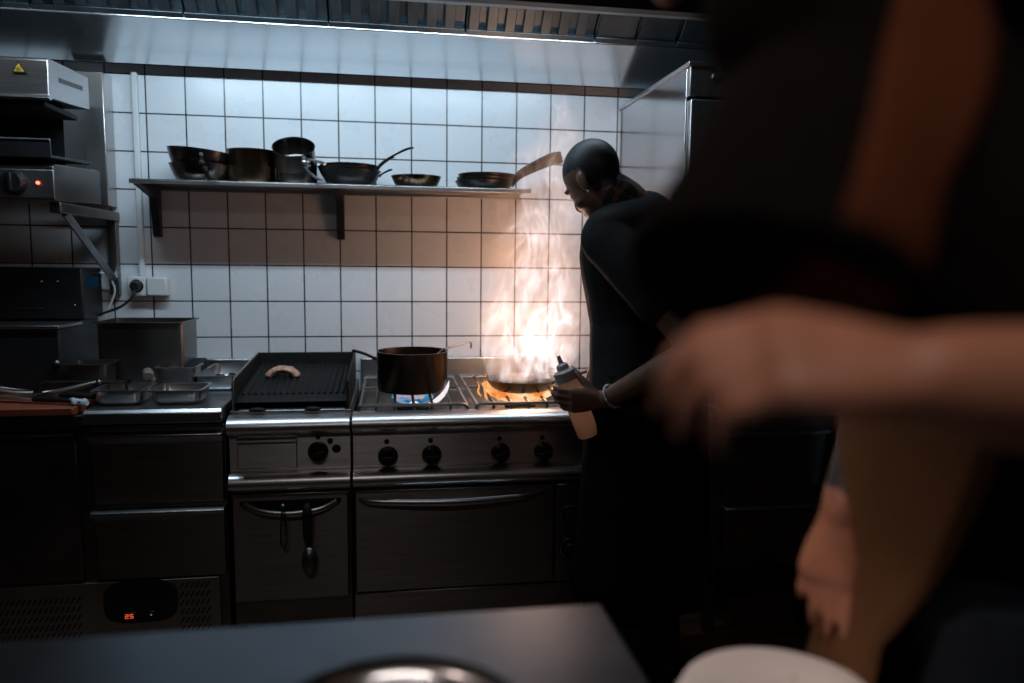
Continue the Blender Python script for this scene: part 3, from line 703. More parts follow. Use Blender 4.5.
# burners and pan supports
BURN = [(1.19, -.46), (1.19, -.17), (1.60, -.46), (1.60, -.17)]
for (bx, by) in BURN:
    b = obj('burner', MB().lathe([(0, .016), (.045, .016), (.05, .010), (.06, .008), (.06, 0), (0, 0)], (bx, by, .846), 28), M['cast_iron'], rg, smooth=True)
    obj('burner_cap', MB().lathe([(0, .030), (.028, .030), (.034, .024), (.034, .016), (0, .016)], (bx, by, .846), 24), M['steel_dark'], b, smooth=True)
GZ = .906
for (gx0, gx1) in ((.996, 1.378), (1.402, 1.784)):
    g = obj('pan_support', MB().tube(smooth_pts([(gx0, -.685, .852), (gx0, -.690, GZ - .02), (gx0 + .015, -.692, GZ - .004), (gx0 + .04, -.692, GZ - .002)], 3) + [V((gx1 - .04, -.692, GZ - .002))] + smooth_pts([(gx1 - .015, -.692, GZ - .004), (gx1, -.690, GZ - .02), (gx1, -.685, .852)], 3), .0062, 8), M['steel_dark'], rg, smooth=True)
    for xe in (gx0 + .006, gx1 - .006):
        obj('support_rod', MB().tube([(xe, -.692, GZ - .008), (xe, -.07, GZ - .008)], .006, 8), M['steel_worn'], g, smooth=True)
    for ym in (-.07, -.32):
        obj('support_rod', MB().tube([(gx0, ym, GZ - .004), (gx1, ym, GZ - .004)], .006, 8), M['steel_dark'], g, smooth=True)
    n = 6
    for k in range(1, n):
        xk = gx0 + (gx1 - gx0) * k / n
        obj('support_rod', MB().tube([(xk, -.692, .86), (xk, -.692, GZ - .006), (xk, -.68, GZ), (xk, -.08, GZ), (xk, -.07, GZ - .008)], .0055, 8), M['steel_dark'], g, smooth=True)
# burner flames
def flame_ring(name, c, r, n, h, mat, label, lean=0.5, w=.007, var=.4):
    mb = MB()
    for k in range(n):
        a = 2 * PI * k / n + random.uniform(-.1, .1); hh = h * (1 + random.uniform(-var, var))
        d = V((math.cos(a), math.sin(a), 0)); p = V(c) + d * r
        pts = [p, p + d * hh * lean * .5 + V((0, 0, hh * .35)), p + d * hh * lean + V((0, 0, hh * .75)), p + d * hh * lean * 1.05 + V((0, 0, hh))]
        mb.tube(smooth_pts(pts, 3), smooth_vals([w * .6, w, w * .6, w * .08], 3), 7)
    return tag(obj(name, mb, mat, smooth=True), label, 'flame')

# ------------------------------------------------------------------ big pot with ladle
pc = V((1.19, -.43, GZ + .0065))
pot = thing('cooking_pot', pc, 'large dark browned cooking pot on the left front burner', 'pot')
obj('pot_body', MB().lathe(pot_profile(.132, .150, .003), pc, 56), M['pan_pot'], pot, smooth=True)
d = V((-.92, .40, 0)).normalized()
hb = obj('handle', MB().tube(smooth_pts([pc + d * .128 + V((0, 0, .105)), pc + d * .165 + V((0, 0, .118)), pc + d * .205 + V((0, 0, .132)), pc + d * .245 + V((0, 0, .140))], 4), smooth_vals([.016, .010, .011, .012], 4), 10, flat=((0, 0, 1), .5)), M['pan_pot'], pot, smooth=True)
obj('handle_plate', MB().ball(pc + d * .131 + V((0, 0, .104)), (.018, .02, .012), 12, 8), M['steel_worn'], hb, smooth=True)
st = obj('stew', MB().lathe([(0, .112), (.08, .113), (.127, .110), (.127, .10), (0, .10)], pc, 40), pmat('dark_broth', (.06, .03, .02), .15), smooth=True)
tag(st, 'dark broth filling the large cooking pot', 'broth')
ladle('soup_ladle', (1.26, -.40, 1.035), (1.405, -.33, 1.082), .03, 'steel ladle standing in the cooking pot, hooked handle leaning right')
def sheet_flame(name, c0, c1, c2, strength, scale):
    m, nt, out = newmat(name)
    g = N(nt, 'ShaderNodeNewGeometry'); n = N(nt, 'ShaderNodeTexNoise'); n.inputs['Scale'].default_value = scale; n.inputs['Detail'].default_value = 3
    nt.links.new(g.outputs['Position'], n.inputs['Vector'])
    r = N(nt, 'ShaderNodeValToRGB'); e = r.color_ramp.elements
    e[0].position = .38; e[0].color = c0 + (1,); e[1].position = .62; e[1].color = c2 + (1,); k = e.new(.5); k.color = c1 + (1,)
    nt.links.new(n.outputs['Fac'], r.inputs['Fac'])
    em = N(nt, 'ShaderNodeEmission'); nt.links.new(r.outputs['Color'], em.inputs['Color']); em.inputs['Strength'].default_value = strength
    nt.links.new(em.outputs[0], out.inputs['Surface']); return m
def flame_bowl(c, prof, wob, rim):
    mb = MB(); rings = []
    for k, (r, zz) in enumerate(prof):
        row = []
        for i in range(56):
            a = 2 * PI * i / 56; wv = noise.noise(V((math.cos(a) * 2.4 + c[0] * 9, math.sin(a) * 2.4, k * .3)))
            rr = r + wv * wob * k / 2; last = k == len(prof) - 1
            row.append(V((c[0] + rr * math.cos(a), c[1] + rr * math.sin(a), zz + wv * wob * .5 * k / 2 + (rim * noise.noise(V((math.cos(a) * 6, math.sin(a) * 6, 9))) if last else 0))))
        rings.append(row)
    return mb.loft(rings, cap=False)
tag(obj('blue_gas_flame', flame_bowl((1.19, -.46), ((.046, .872), (.060, .877), (.070, .884), (.078, .893)), .006, .006), sheet_flame('blue_sheet_flame', (.02, .16, .40), (.10, .34, .62), (.62, .50, .52), .75, 22), smooth=True, solid=.003), 'ring of blue gas flame under the large cooking pot', 'flame')
mb = MB()
arc = []
for k in range(9):
    a = math.radians(-70 + 9 * k); arc.append(V((1.19, -.46, .872)) + V((math.cos(a), math.sin(a), 0)) * (.085 + .0065 * k) + V((0, 0, .0012 * k * k)))
mb.tube(arc, [.002, .006, .009, .011, .012, .011, .009, .006, .001], 10, flat=((0, 0, 1), .7))
p = V((1.172, -.545, .880)); mb.tube([p, p + V((.012, -.004, .004)), p + V((.026, -.003, .005)), p + V((.036, 0, .003))], [.001, .006, .006, .001], 8)
tag(obj('white_gas_flame', mb, M['flame_white'], smooth=True), 'pale white flame tongues licking out beside the large cooking pot', 'flame')

# ------------------------------------------------------------------ flaming pan
fc = V((1.605, -.46, GZ + .0065))
hd = V((.92, -.22, 0)).normalized()
fp = thing('flambe_pan', fc, 'black frying pan full of flames on the right front burner', 'pan')
obj('pan_body', MB().lathe(pan_profile(.138, .044, .098, .003), fc, 56), M['pan_black'], fp, smooth=True)
PH0 = fc + hd * .134 + V((0, 0, .034))
obj('handle', MB().tube(smooth_pts([PH0, PH0 + hd * .05 + V((0, 0, .020)), PH0 + hd * .13 + V((0, 0, .045)), PH0 + hd * .21 + V((0, 0, .06))], 4), smooth_vals([.014, .010, .011, .012], 4), 10, flat=((0, 0, 1), .6)), M['pan_black'], fp, smooth=True)
tag(obj('orange_gas_flame', flame_bowl((1.60, -.46), ((.052, .872), (.075, .876), (.10, .884), (.122, .897), (.140, .911), (.146, .921)), .008, .006), sheet_flame('orange_sheet_flame', (.85, .22, .04), (1., .50, .19), (1., .72, .44), 1.05, 13), smooth=True, solid=.003), 'sheet of orange burner flame spreading beneath the flaming pan', 'flame')
mb = MB()
for k, (a, r0_, hh) in enumerate(((158, .125, .085), (172, .150, .06), (188, .130, .075), (206, .150, .05), (222, .128, .045))):
    a = math.radians(a); d = V((math.cos(a), math.sin(a), 0)); sd = V((-d.y, d.x, 0)); p = V((1.60, -.46, .885)) + d * r0_
    mb.tube(smooth_pts([p, p + d * .012 + sd * .006 + V((0, 0, hh * .3)), p + d * .008 - sd * .004 + V((0, 0, hh * .65)), p + d * .016 + sd * .004 + V((0, 0, hh))], 4), smooth_vals([.003, .0085, .0055, .0008], 4), 10, flat=(tuple(d), .5))
tag(obj('side_gas_flame', mb, M['flame_orange'], smooth=True), 'orange flame tongues curling up the left side of the flaming pan', 'flame')

# the tall flame: a glowing gas volume inside a flame shaped hull
def flame_volume_material():
    m, nt, out = newmat('flambe_fire_gas')
    L = nt.links
    def math_(op, a=None, b=None, c=None, clamp=False):
        n = N(nt, 'ShaderNodeMath', operation=op); n.use_clamp = clamp
        for i, x in enumerate((a, b, c)):
            if x is None: continue
            if isinstance(x, (int, float)): n.inputs[i].default_value = x
            else: L.new(x, n.inputs[i])
        return n.outputs[0]
    def mapr(v, a, b, c, d, smooth=True):
        n = N(nt, 'ShaderNodeMapRange'); n.interpolation_type = 'SMOOTHSTEP' if smooth else 'LINEAR'
        L.new(v, n.inputs['Value'])
        for k, x in zip(('From Min', 'From Max', 'To Min', 'To Max'), (a, b, c, d)): n.inputs[k].default_value = x
        return n.outputs['Result']
    g = N(nt, 'ShaderNodeNewGeometry'); s = N(nt, 'ShaderNodeSeparateXYZ'); L.new(g.outputs['Position'], s.inputs[0])
    x, y, zz = s.outputs
    h = math_('SUBTRACT', zz, .945)
    # swaying warp
    mp = N(nt, 'ShaderNodeMapping'); mp.inputs['Scale'].default_value = (6, 6, 3.2); L.new(g.outputs['Position'], mp.inputs['Vector'])
    w = N(nt, 'ShaderNodeTexNoise'); w.inputs['Scale'].default_value = 1.; w.inputs['Detail'].default_value = 2
    L.new(mp.outputs[0], w.inputs['Vector'])
    wv = N(nt, 'ShaderNodeVectorMath', operation='SUBTRACT'); wv.inputs[1].default_value = (.5, .5, .5); L.new(w.outputs['Color'], wv.inputs[0])
    ws = N(nt, 'ShaderNodeSeparateXYZ'); L.new(wv.outputs[0], ws.inputs[0])
    amp = math_('MULTIPLY_ADD', h, .30, .08)
    dx = math_('MULTIPLY', ws.outputs['X'], amp); dy = math_('MULTIPLY', ws.outputs['Y'], amp)
    px = math_('SUBTRACT', math_('SUBTRACT', x, math_('MULTIPLY_ADD', h, .085, 1.645)), dx)
    py = math_('SUBTRACT', math_('ADD', y, .45), dy)
    r = math_('SQRT', math_('ADD', math_('MULTIPLY', px, px), math_('MULTIPLY', py, py)))
    rad = math_('MAXIMUM', math_('SUBTRACT', math_('MULTIPLY_ADD', math_('MULTIPLY', h, h), -.13, .245), 0), .015)
    u = math_('DIVIDE', r, rad)
    body = mapr(u, .45, 1.05, 1., 0.)
    # streaky tongues: stretched upward
    def streak(scale, sz, lo, hi, dist, off):
        m2 = N(nt, 'ShaderNodeMapping'); m2.inputs['Scale'].default_value = (scale, scale, sz); m2.inputs['Location'].default_value = off
        cb = N(nt, 'ShaderNodeCombineXYZ'); L.new(px, cb.inputs[0]); L.new(py, cb.inputs[1]); L.new(zz, cb.inputs[2])
        L.new(cb.outputs[0], m2.inputs['Vector'])
        n = N(nt, 'ShaderNodeTexNoise'); n.inputs['Scale'].default_value = 1.; n.inputs['Detail'].default_value = 4.; n.inputs['Distortion'].default_value = dist
        L.new(m2.outputs[0], n.inputs['Vector'])
        if lo is None:
            return mapr(math_('ABSOLUTE', math_('SUBTRACT', n.outputs['Fac'], .5)), 0., hi, 1., 0.)
        return mapr(n.outputs['Fac'], lo, hi, 0., 1.)
    s1 = streak(8, 3.0, .46, .66, 1.2, (0, 0, 0)); s2 = streak(10, 3.6, None, .05, 1.0, (3, 1, 2))
    low = mapr(h, .0, .44, 1., 0.)
    # solid bright heart near the pan, streaks above
    heart = math_('MULTIPLY', math_('MULTIPLY', mapr(u, .45, .95, 1., 0.), low), math_('MULTIPLY_ADD', s1, .8, math_('MULTIPLY_ADD', s2, .9, .30)))
    top = mapr(h, .10, 1.15, 1., .22, False)
    tong = math_('MULTIPLY', math_('MULTIPLY', body, math_('MULTIPLY', math_('ADD', math_('MULTIPLY', s1, .55), .12), math_('MULTIPLY_ADD', s2, 2.6, .35))), top)
    dens = math_('ADD', math_('MULTIPLY', heart, FH), math_('MULTIPLY', tong, FT))
    cr = N(nt, 'ShaderNodeValToRGB'); e = cr.color_ramp.elements
    e[0].position = 0.0; e[0].color = (1., .40, .14, 1); e[1].position = .75; e[1].color = (.94, .85, .90, 1)
    k = cr.color_ramp.elements.new(.30); k.color = (1., .70, .58, 1)
    L.new(math_('DIVIDE', dens, FT * 1.1, None, True), cr.inputs['Fac'])
    em = N(nt, 'ShaderNodeEmission'); L.new(cr.outputs['Color'], em.inputs['Color']); L.new(dens, em.inputs['Strength'])
    L.new(em.outputs[0], out.inputs['Volume'])
    return m
FH, FT = 1.5, 6.5
mb = MB()
rings = []
for k in range(15):
    hh = k / 14 * 1.12; zc = .948 + hh
    R = [.130, .18, .225, .25, .255, .255, .25, .24, .225, .21, .19, .165, .13, .08, .02][k]
    cx = 1.61 + .035 * min(1, hh * 6) + .085 * hh
    rings.append([V((cx + R * math.cos(2 * PI * i / 28) * (1 + .06 * math.sin(3 * i + k)), -.45 + R * .95 * math.sin(2 * PI * i / 28), zc)) for i in range(28)])
mb.loft(rings)
tag(obj('flambe_flame', mb, flame_volume_material(), smooth=True), 'tall roaring pale flame leaping out of the pan beside the cook', 'flame')

# ------------------------------------------------------------------ right side: worktop with drawers, tall cabinet
rc = thing('drawer_counter', (2.6, -.4, 0), 'steel counter with drawers behind the cook on the right', 'counter')
CX0, CX1 = 2.26, 2.745
obj('carcass', MB().box(CX0, CX1, -.74, -.03, .30, .852), M['steel_dark'], rc, .003)
obj('worktop', MB().prism([(-.02, .89), (-.79, .89), (-.80, .885), (-.80, .855), (-.02, .852)], CX0, CX1), M['steel'], rc, .003)
for (z0, z1) in ((.55, .80), (.33, .52)):
    d_ = obj('drawer', MB().box(2.31, 2.70, -.765, -.74, z0, z1 - .02), M['steel_dark'], rc, .003)
    obj('drawer_handle', MB().prism([(-.74, z1), (-.785, z1), (-.79, z1 - .006), (-.785, z1 - .016), (-.765, z1 - .022), (-.74, z1 - .018)], 2.305, 2.705), M['steel'], d_, .002)
obj('shelf_rail', MB().box(CX0, CX1, -.72, -.05, .26, .30), M['steel_dark'], rc, .003)
for (px, py) in ((CX0 + .04, -.68), (CX1 - .04, -.68), (CX0 + .04, -.08), (CX1 - .04, -.08)):
    obj('leg', MB().box(px - .02, px + .02, py - .02, py + .02, 0, .26), M['steel_dark'], rc, .003)
tc = thing('tall_cabinet', (2.6, -.4, .892), 'tall polished steel cabinet reaching up to the hood, behind the cook', 'cabinet')
obj('cabinet_body', MB().box(2.110, 3.02, -.76, -.012, 1.07, 2.070), M['steel_polish'], tc, .004)
obj('cabinet_door', MB().box(2.118, 3.015, -.787, -.761, 1.09, 1.955), M['steel_v'], tc, .004)
hd_ = obj('header_panel', MB().box(2.112, 3.018, -.787, -.761, 1.965, 2.062), M['steel_v'], tc, .003)
obj('door_handle', MB().tube([(2.90, -.80, 1.3), (2.90, -.82, 1.33), (2.90, -.82, 1.75), (2.90, -.80, 1.78)], .01, 10), M['steel'], tc, smooth=True)
obj('top_rim', MB().box(2.104, 3.025, -.792, -.010, 2.062, 2.078), M['steel'], tc, .003)
obj('hinge', MB().box(2.19, 2.215, -.793, -.787, 2.025, 2.038), M['steel'], hd_, .002)
for (px, py) in ((2.31, -.70), (2.68, -.70), (2.31, -.08), (2.68, -.08)):
    obj('leg', MB().box(px - .02, px + .02, py - .02, py + .02, .892, 1.07), M['steel'], tc, .003)
mb = MB()
for k in range(6):
    mb.ball((2.29 + .022 * k, -.72 + random.uniform(-.02, .02), 2.082 + random.uniform(.0, .012) + .006 * k), (.028, .03, .012), 12, 8)
tag(obj('folded_rag', fuse(mb, .004, 4), pmat('grey_rag', (.45, .42, .42), .9, 0, .2, 60, bump=.3), smooth=True), 'crumpled pale rag on top of the tall cabinet', 'rag')
nc = thing('filler_cabinet', (2.02, -.35, 0), 'added dark filler cabinet covering the lit tiles between range and drawer counter', 'cabinet')
obj('carcass', MB().box(1.812, 2.245, -.56, -.03, .10, .86), M['dark_panel'], nc, .003)  # added filler, keeps the gap behind the cook dark instead of lit wall
obj('worktop', MB().box(1.808, 2.25, -.58, -.03, .86, .888), M['steel_dark'], nc, .003)
obj('plinth', MB().box(1.84, 2.22, -.52, -.05, 0, .10), M['dark_panel'], nc)
# second, lower cabinet further right
rc2 = thing('side_counter', (3.2, -.4, 0), 'dark counter further right, mostly hidden by the nearer person', 'counter')
obj('carcass', MB().box(2.80, 3.7, -.74, -.03, .10, .85), M['steel_dark'], rc2, .003)
obj('worktop', MB().box(2.78, 3.72, -.78, -.03, .852, .89), M['steel'], rc2, .003)
obj('plinth', MB().box(2.84, 3.66, -.70, -.08, 0, .10), M['dark_panel'], rc2)
# towel hung at the counter end
rings = []
for k in range(9):
    zz = .86 - .035 * k * 1.1; wv = .05 - .004 * k
    rings.append([V((2.755 + wv * (i / 8 - .5) * 2 * .9 - .006 * k, -.815 - .012 * math.sin(i * 1.9 + k * .4) - (.01 if k < 2 else 0), zz)) for i in range(9)])
tw = tag(obj('hanging_towel', MB().loft(rings, closed=False), M['towel'], smooth=True, solid=.006), 'pale cloth hanging over the end of the drawer counter', 'towel')

# ------------------------------------------------------------------ pass counter in the foreground
ps = thing('pass_counter', (.2, -2.9, 0), 'worn steel pass counter across the foreground', 'counter')
obj('worktop', MB().box(-1.3, 1.417, -3.9, -2.235, .862, .90), M['steel_counter'], ps, .004)
obj('under_shelf', MB().box(-1.25, 1.37, -3.85, -2.28, .28, .31), M['steel_dark'], ps, .003)
obj('side_panel', MB().box(1.36, 1.38, -3.85, -2.28, .30, .862), M['dark_panel'], ps, .003)
obj('back_panel', MB().box(-1.25, 1.36, -2.30, -2.28, .30, .862), M['dark_panel'], ps, .003)
for (px, py) in ((-1.22, -3.82), (1.34, -3.82), (-1.22, -2.31), (1.34, -2.31)):
    obj('leg', MB().box(px - .02, px + .02, py - .02, py + .02, 0, .862), M['steel_dark'], ps, .003)
mb = MB()
bw = tag(obj('steel_bowl', MB().lathe([(0, 0), (.07, 0), (.095, .008), (.112, .03), (.118, .042), (.126, .048), (.140, .050), (.142, .053), (.138, .056), (.126, .054), (.116, .046), (.109, .034), (.093, .012), (.07, .004), (0, .004)], (1.115, -2.585, .901), 64), M['dish_steel'], smooth=True), 'shiny round steel dish on the pass counter at the bottom edge', 'dish')

PX, PY, PZ = 1.575, -2.485, .845
bn = thing('plate_stand', (PX, PY, 0), 'dark slim stand under the stacked used plates beside the pass counter', 'stand')
obj('stand_top', MB().lathe([(0, 0), (.10, 0), (.104, .004), (.104, .014), (0, .014)], (PX, PY, PZ - .016), 36), M['black_plastic'], bn, smooth=True)
obj('stand_column', MB().lathe([(0, 0), (.03, 0), (.03, .84), (0, .84)], (PX, PY, .02), 20), M['black_plastic'], bn, smooth=True)
obj('stand_foot', MB().lathe([(0, 0), (.13, 0), (.13, .012), (.04, .022), (0, .022)], (PX, PY, 0), 32), M['black_plastic'], bn, smooth=True)
PP = [(0, 0), (.070, 0), (.082, .005), (.120, .015), (.122, .018), (.118, .019), (.082, .0095), (.070, .005), (0, .005)]
for k, (dx, dy, tl, lb) in enumerate(((.022, -.012, .0, 'bottom used white plate of the stack right of the pass counter, peeking out right'), (-.012, .0, .012, 'middle used white plate of the stack right of the pass counter'), (.002, .012, -.01, 'top used white plate with brown sauce streaks, right of pass counter'))):
    c = V((PX + dx, PY + dy, PZ + .0005 + .0085 * k))
    q = Matrix.Translation(c) @ Matrix.Rotation(tl, 4, 'Y')
    p_ = tag(obj('dinner_plate', MB().lathe(PP, n=64).xf(q), M['plate_white'], smooth=True), lb, 'plate', 'used plates on the stand')
    if k == 2:
        mb = MB()
        mb.tube(smooth_pts([(-.03, .05, .0075), (-.02, .03, .0075), (-.025, .0, .0075)], 4), .004, 8, flat=((0, 0, 1), .4))
        mb.ball((.05, .06, .0065), (.006, .004, .0015), 8, 5); mb.ball((.02, .085, .0065), (.003, .003, .0015), 8, 5)
        obj('sauce_streak', mb.xf(q), M['sauce'], p_, smooth=True, label='brown sauce streaks')

# ------------------------------------------------------------------ people
def frame(f, up=(0, 0, 1)):
    f = V(f).normalized(); r = f.cross(V(up)).normalized(); u = r.cross(f).normalized()
    return r, f, u                      # right, forward, up
def ering(c, r, f, a, b, n=28, pw=2.3):
    out = []
    for k in range(n):
        t = 2 * PI * k / n; ct, st = math.cos(t), math.sin(t)
        out.append(V(c) + V(r) * (a * math.copysign(abs(ct) ** (2 / pw), ct)) + V(f) * (b * math.copysign(abs(st) ** (2 / pw), st)))
    return out
def head_mesh(mb, c, f, up, s=1.):
    r, f, u = frame(f, up); B = (r, f, u); c = V(c)
    P = lambda x, y, z_: c + (r * x + f * y + u * z_) * s
    mb.ball(P(0, -.012, .030), (.076 * s, .098 * s, .090 * s), 28, 18, B)
    mb.ball(P(0, .030, -.020), (.064 * s, .066 * s, .085 * s), 24, 14, B)
    mb.ball(P(0, .045, -.070), (.046 * s, .046 * s, .046 * s), 20, 12, B)
    mb.ball(P(0, .078, -.098), (.022 * s, .018 * s, .018 * s), 14, 10, B)
    mb.limb([P(0, .090, .012), P(0, .104, -.022), P(0, .098, -.030)], [.008 * s, .013 * s, .013 * s], 10)
    mb.ball(P(.013, .092, -.030), (.009 * s, .009 * s, .008 * s), 10, 8, B); mb.ball(P(-.013, .092, -.030), (.009 * s, .009 * s, .008 * s), 10, 8, B)
    mb.ball(P(0, .090, -.058), (.024 * s, .010 * s, .006 * s), 12, 8, B); mb.ball(P(0, .088, -.067), (.021 * s, .011 * s, .007 * s), 12, 8, B)
    mb.ball(P(0, .083, .028), (.050 * s, .014 * s, .010 * s), 16, 8, B)
    for sg in (-1, 1):
        mb.ball(P(.079 * sg, -.012, -.010), (.0075 * s, .018 * s, .030 * s), 14, 10, (r, (f - u * .15).normalized(), u))
        mb.ball(P(.082 * sg, -.022, -.004), (.006 * s, .008 * s, .024 * s), 12, 8, B)
        mb.ball(P(.045 * sg, .05, -.035), (.022 * s, .03 * s, .022 * s), 12, 8, B)
    return P
def hand_mesh(mb, wrist, d, nrm, curl=(.3, .3, .3, .3), thumb_curl=.3, left=True, s=1., spread=.10, thumb_out=.8):
    """palm, four unequal fingers, side thumb; d runs wrist to knuckles, nrm is where the palm faces"""
    d = V(d).normalized(); nrm = V(nrm); nrm = (nrm - d * nrm.dot(d)).normalized()
    side = d.cross(nrm) if left else nrm.cross(d)      # towards the thumb
    side = -side
    w = V(wrist)
    rings = []
    for t, a, b in ((0, .027, .020), (.025, .031, .019), (.055, .038, .017), (.085, .041, .014), (.098, .038, .011)):
        rings.append(ering(w + d * t * s, side, nrm, a * s, b * s, 18, 2.6))
    mb.loft(rings)
    mb.ball(w, (.027 * s, .027 * s, .022 * s), 12, 8, (side, d, nrm))
    L = ((.043, .025, .021), (.048, .029, .022), (.045, .027, .021), (.035, .020, .018))
    for i in range(4):
        off = (1.5 - i) * .0195
        dd = (d + side * (1.5 - i) * spread).normalized()
        p = w + (d * (.092 - abs(i - 1) * .003) + side * off) * s
        ax = dd.cross(nrm).normalized()
        pts = [p - dd * .012 * s, p]; ang = 0.
        for j in range(3):
            ang += curl[i] * (1.0, 1.15, .75)[j]
            q = Matrix.Rotation(ang, 3, ax)
            p = p + (q @ dd) * L[i][j] * s; pts.append(p)
        rr = [.0095, .0095, .0088, .0080, .0066]; rr = [x * s * (.9 if i == 3 else 1) for x in rr]
        mb.tube(pts, rr, 10); [mb.ball(pts[j], (rr[j],) * 3, 10, 8) for j in range(1, 5)]
    p = w + (d * .028 + side * .024 + nrm * .006) * s
    dd = (d * (1 - thumb_out * .45) + side * thumb_out + nrm * .25).normalized(); pts = [w + (d * .018 + side * .012) * s, p]
    ax = dd.cross(nrm).normalized()
    ang = 0
    for j, l in enumerate((.040, .032, .026)):
        q = Matrix.Rotation(ang, 3, ax); p = p + (q @ dd) * l * s; pts.append(p); ang += thumb_curl
    rr = [.014 * s, .015 * s, .012 * s, .0105 * s, .008 * s]
    mb.tube(pts, rr, 10); [mb.ball(pts[j], (rr[j],) * 3, 10, 8) for j in range(1, 5)]
    return mb
def torso_rings(pel, che, sho, rv, fv, rw, k=1., extra=0.):
    """list of rings pelvis -> shoulders; rw widths scale"""
    pel, che, sho = V(pel), V(che), V(sho)
    prof = [(0, .165, .115), (.12, .170, .120), (.25, .160, .112), (.45, .150, .105), (.62, .165, .115), (.80, .182, .120), (.92, .182, .108), (1.0, .150, .085), (1.05, .095, .065)]
    out = []
    pts = smooth_pts([pel, che, sho], 12); n = len(pts) - 1
    for t, a, b in prof:
        q = min(t, 1.) * n; i = min(int(q), n - 1); p = pts[i].lerp(pts[i + 1], q - i)
        if t > 1: p = p + (sho - che).normalized() * (t - 1) * .6
        out.append(ering(p, rv, fv, a * rw * k + extra, b * rw * k + extra))
    return out

# ---- the cook at the flames
cook = thing('person', (1.95, -1.0, 0), 'person with close-cropped dark hair in black clothes, head bowed over the flaming pan', 'person')
rv, fv, _ = frame((-.65, .76, 0))
pel = V((1.93, -.97, .98)); che = V((1.91, -.955, 1.24)); sho = V((1.885, -.985, 1.505))
head_c = V((1.728, -1.0, 1.652)); hf = V((-.42, .72, -.66)); hu = V((-.46, .34, .82))
neck_b = sho + V((.0, 0, .02))
LS, RS = sho - rv * .20 + V((0, 0, -.025)), sho + rv * .20 + V((0, 0, -.025))
LE = V((1.935, -1.345, 1.165)); LW = V((1.752, -1.110, .990))
RE = V((2.02, -.80, 1.18)); RW = V((1.905, -.668, 1.045))
body = MB()
body.loft(torso_rings(pel, che, sho, rv, fv, 1.0))
body.limb([neck_b + V((.02, -.01, -.05)), neck_b.lerp(head_c, .45) + V((.03, -.015, -.01)), head_c + V((.035, -.02, -.035))], [.074, .068, .068], 18)
hb = MB(); HP = head_mesh(hb, head_c, hf, hu, 1.0); body.join(hb)
body.limb([LS, LS.lerp(LE, .5), LE], [.058, .050, .043]); body.limb([LE, LE.lerp(LW, .35), LW], [.043, .043, .029])
body.limb([RS, RS.lerp(RE, .5), RE], [.058, .050, .043]); body.limb([RE, RE.lerp(RW, .35), RW], [.043, .043, .029])
for sg in (-1, 1):
    hip = pel + rv * .09 * sg; kn = hip * 1. + V((0, 0, 0)); kn = V((hip.x - .005, hip.y + .01, .53)); an = V((hip.x + .01, hip.y - .01, .09))
    body.limb([hip, kn, an], [.088, .058, .042]); body.limb([an + V((0, 0, -.03)), an + fv * .10 + V((0, 0, -.05)), an + fv * .17 + V((0, 0, -.06))], [.042, .038, .03])
# left hand on the bottle, right hand on the pan handle
BB, BT = V((1.717, -1.045, .866)), V((1.637, -1.045, 1.062))      # bottle bottom and shoulder
bax = (BT - BB).normalized()
grip = BB.lerp(BT, .55)
ld = V((-.93, .12, -.36)); ld = (ld - bax * ld.dot(bax)).normalized()
hand_mesh(body, LW + V((-.012, .004, .0)), (V((1.668, -1.097, .986)) - LW), V((.1, 1, .1)), (.50, .52, .54, .58), .25, True, 1., .02, .75)
PHm = PH0 + hd * .15 + V((0, 0, .05))
hand_mesh(body, RW, (PHm + V((.01, .015, .03)) - RW), V((0, -.35, -1)), (.75, .8, .8, .85), .5, False, 1., .02, .6)
bm_ = fuse(body, .0048, 3)
me_o = obj('body', bm_, [M['skin_cook'], M['hair_cook'], M['tattoo']], cook, smooth=True)
hr, hff, huu = frame(hf, hu)
for p in me_o.data.polygons:
    v = p.center - head_c; a, b, c_ = v.dot(hr), v.dot(hff), v.dot(huu)
    if v.length < .16:
        hairline = c_ > .052 + (b - .02) * .35 if b > -.01 else c_ > -.055 + abs(b + .01) * -.2
        ear = abs(a) > .074 and -.045 < b < .02 and -.05 < c_ < .035
        if hairline and not ear: p.material_index = 1
    # dark ink patch on the near side of the neck
    w_ = p.center - (neck_b.lerp(head_c, .52) + V((-.01, -.06, 0)))
    if p.material_index == 0 and w_.length < .058 and noise.noise(p.center * 38) > -.28: p.material_index = 2
for sg in (-1, 1):
    ey = obj('eye', MB().ball(HP(.031 * sg, .075, .004), (.0105,) * 3, 14, 10), M['eye'], cook, smooth=True)
    obj('iris', MB().ball(HP(.031 * sg, .0815, .003), (.0050,) * 3, 10, 8), M['black_plastic'], ey, smooth=True)
obj('earring', MB().ball(HP(-.084, -.012, -.044), (.004,) * 3, 8, 6), M['bracelet'], cook, smooth=True, label='tiny silver earring')
# black short-sleeved shirt
sh = MB(); sh.loft(torso_rings(pel + V((0, 0, -.04)), che, sho, rv, fv, 1.10, 1.0, .030))
sh.limb([LS + V((0, 0, .01)), neck_b + V((.02, 0, .01)), RS + V((0, 0, .01))], [.068, .092, .068], 18)
sh.limb([LS + V((0, 0, -.01)), LS.lerp(LE, .45), LS.lerp(LE, .60)], [.076, .074, .072]); sh.limb([RS + V((0, 0, -.01)), RS.lerp(RE, .55), RS.lerp(RE, .72)], [.084, .074, .070])
sh.tube([neck_b + V((.012, -.008, -.05)), neck_b + V((.0, 0, .005)), neck_b + V((-.025, .004, .040))], [.13, .098, .080], 20)
shm = fuse(sh, .008, 5)
for v in shm.v: v += V((noise.noise(v * 9), noise.noise(v * 9 + V((5, 5, 5))), 0)) * .006
shirt = obj('shirt', shm, M['cloth_black'], cook, smooth=True)
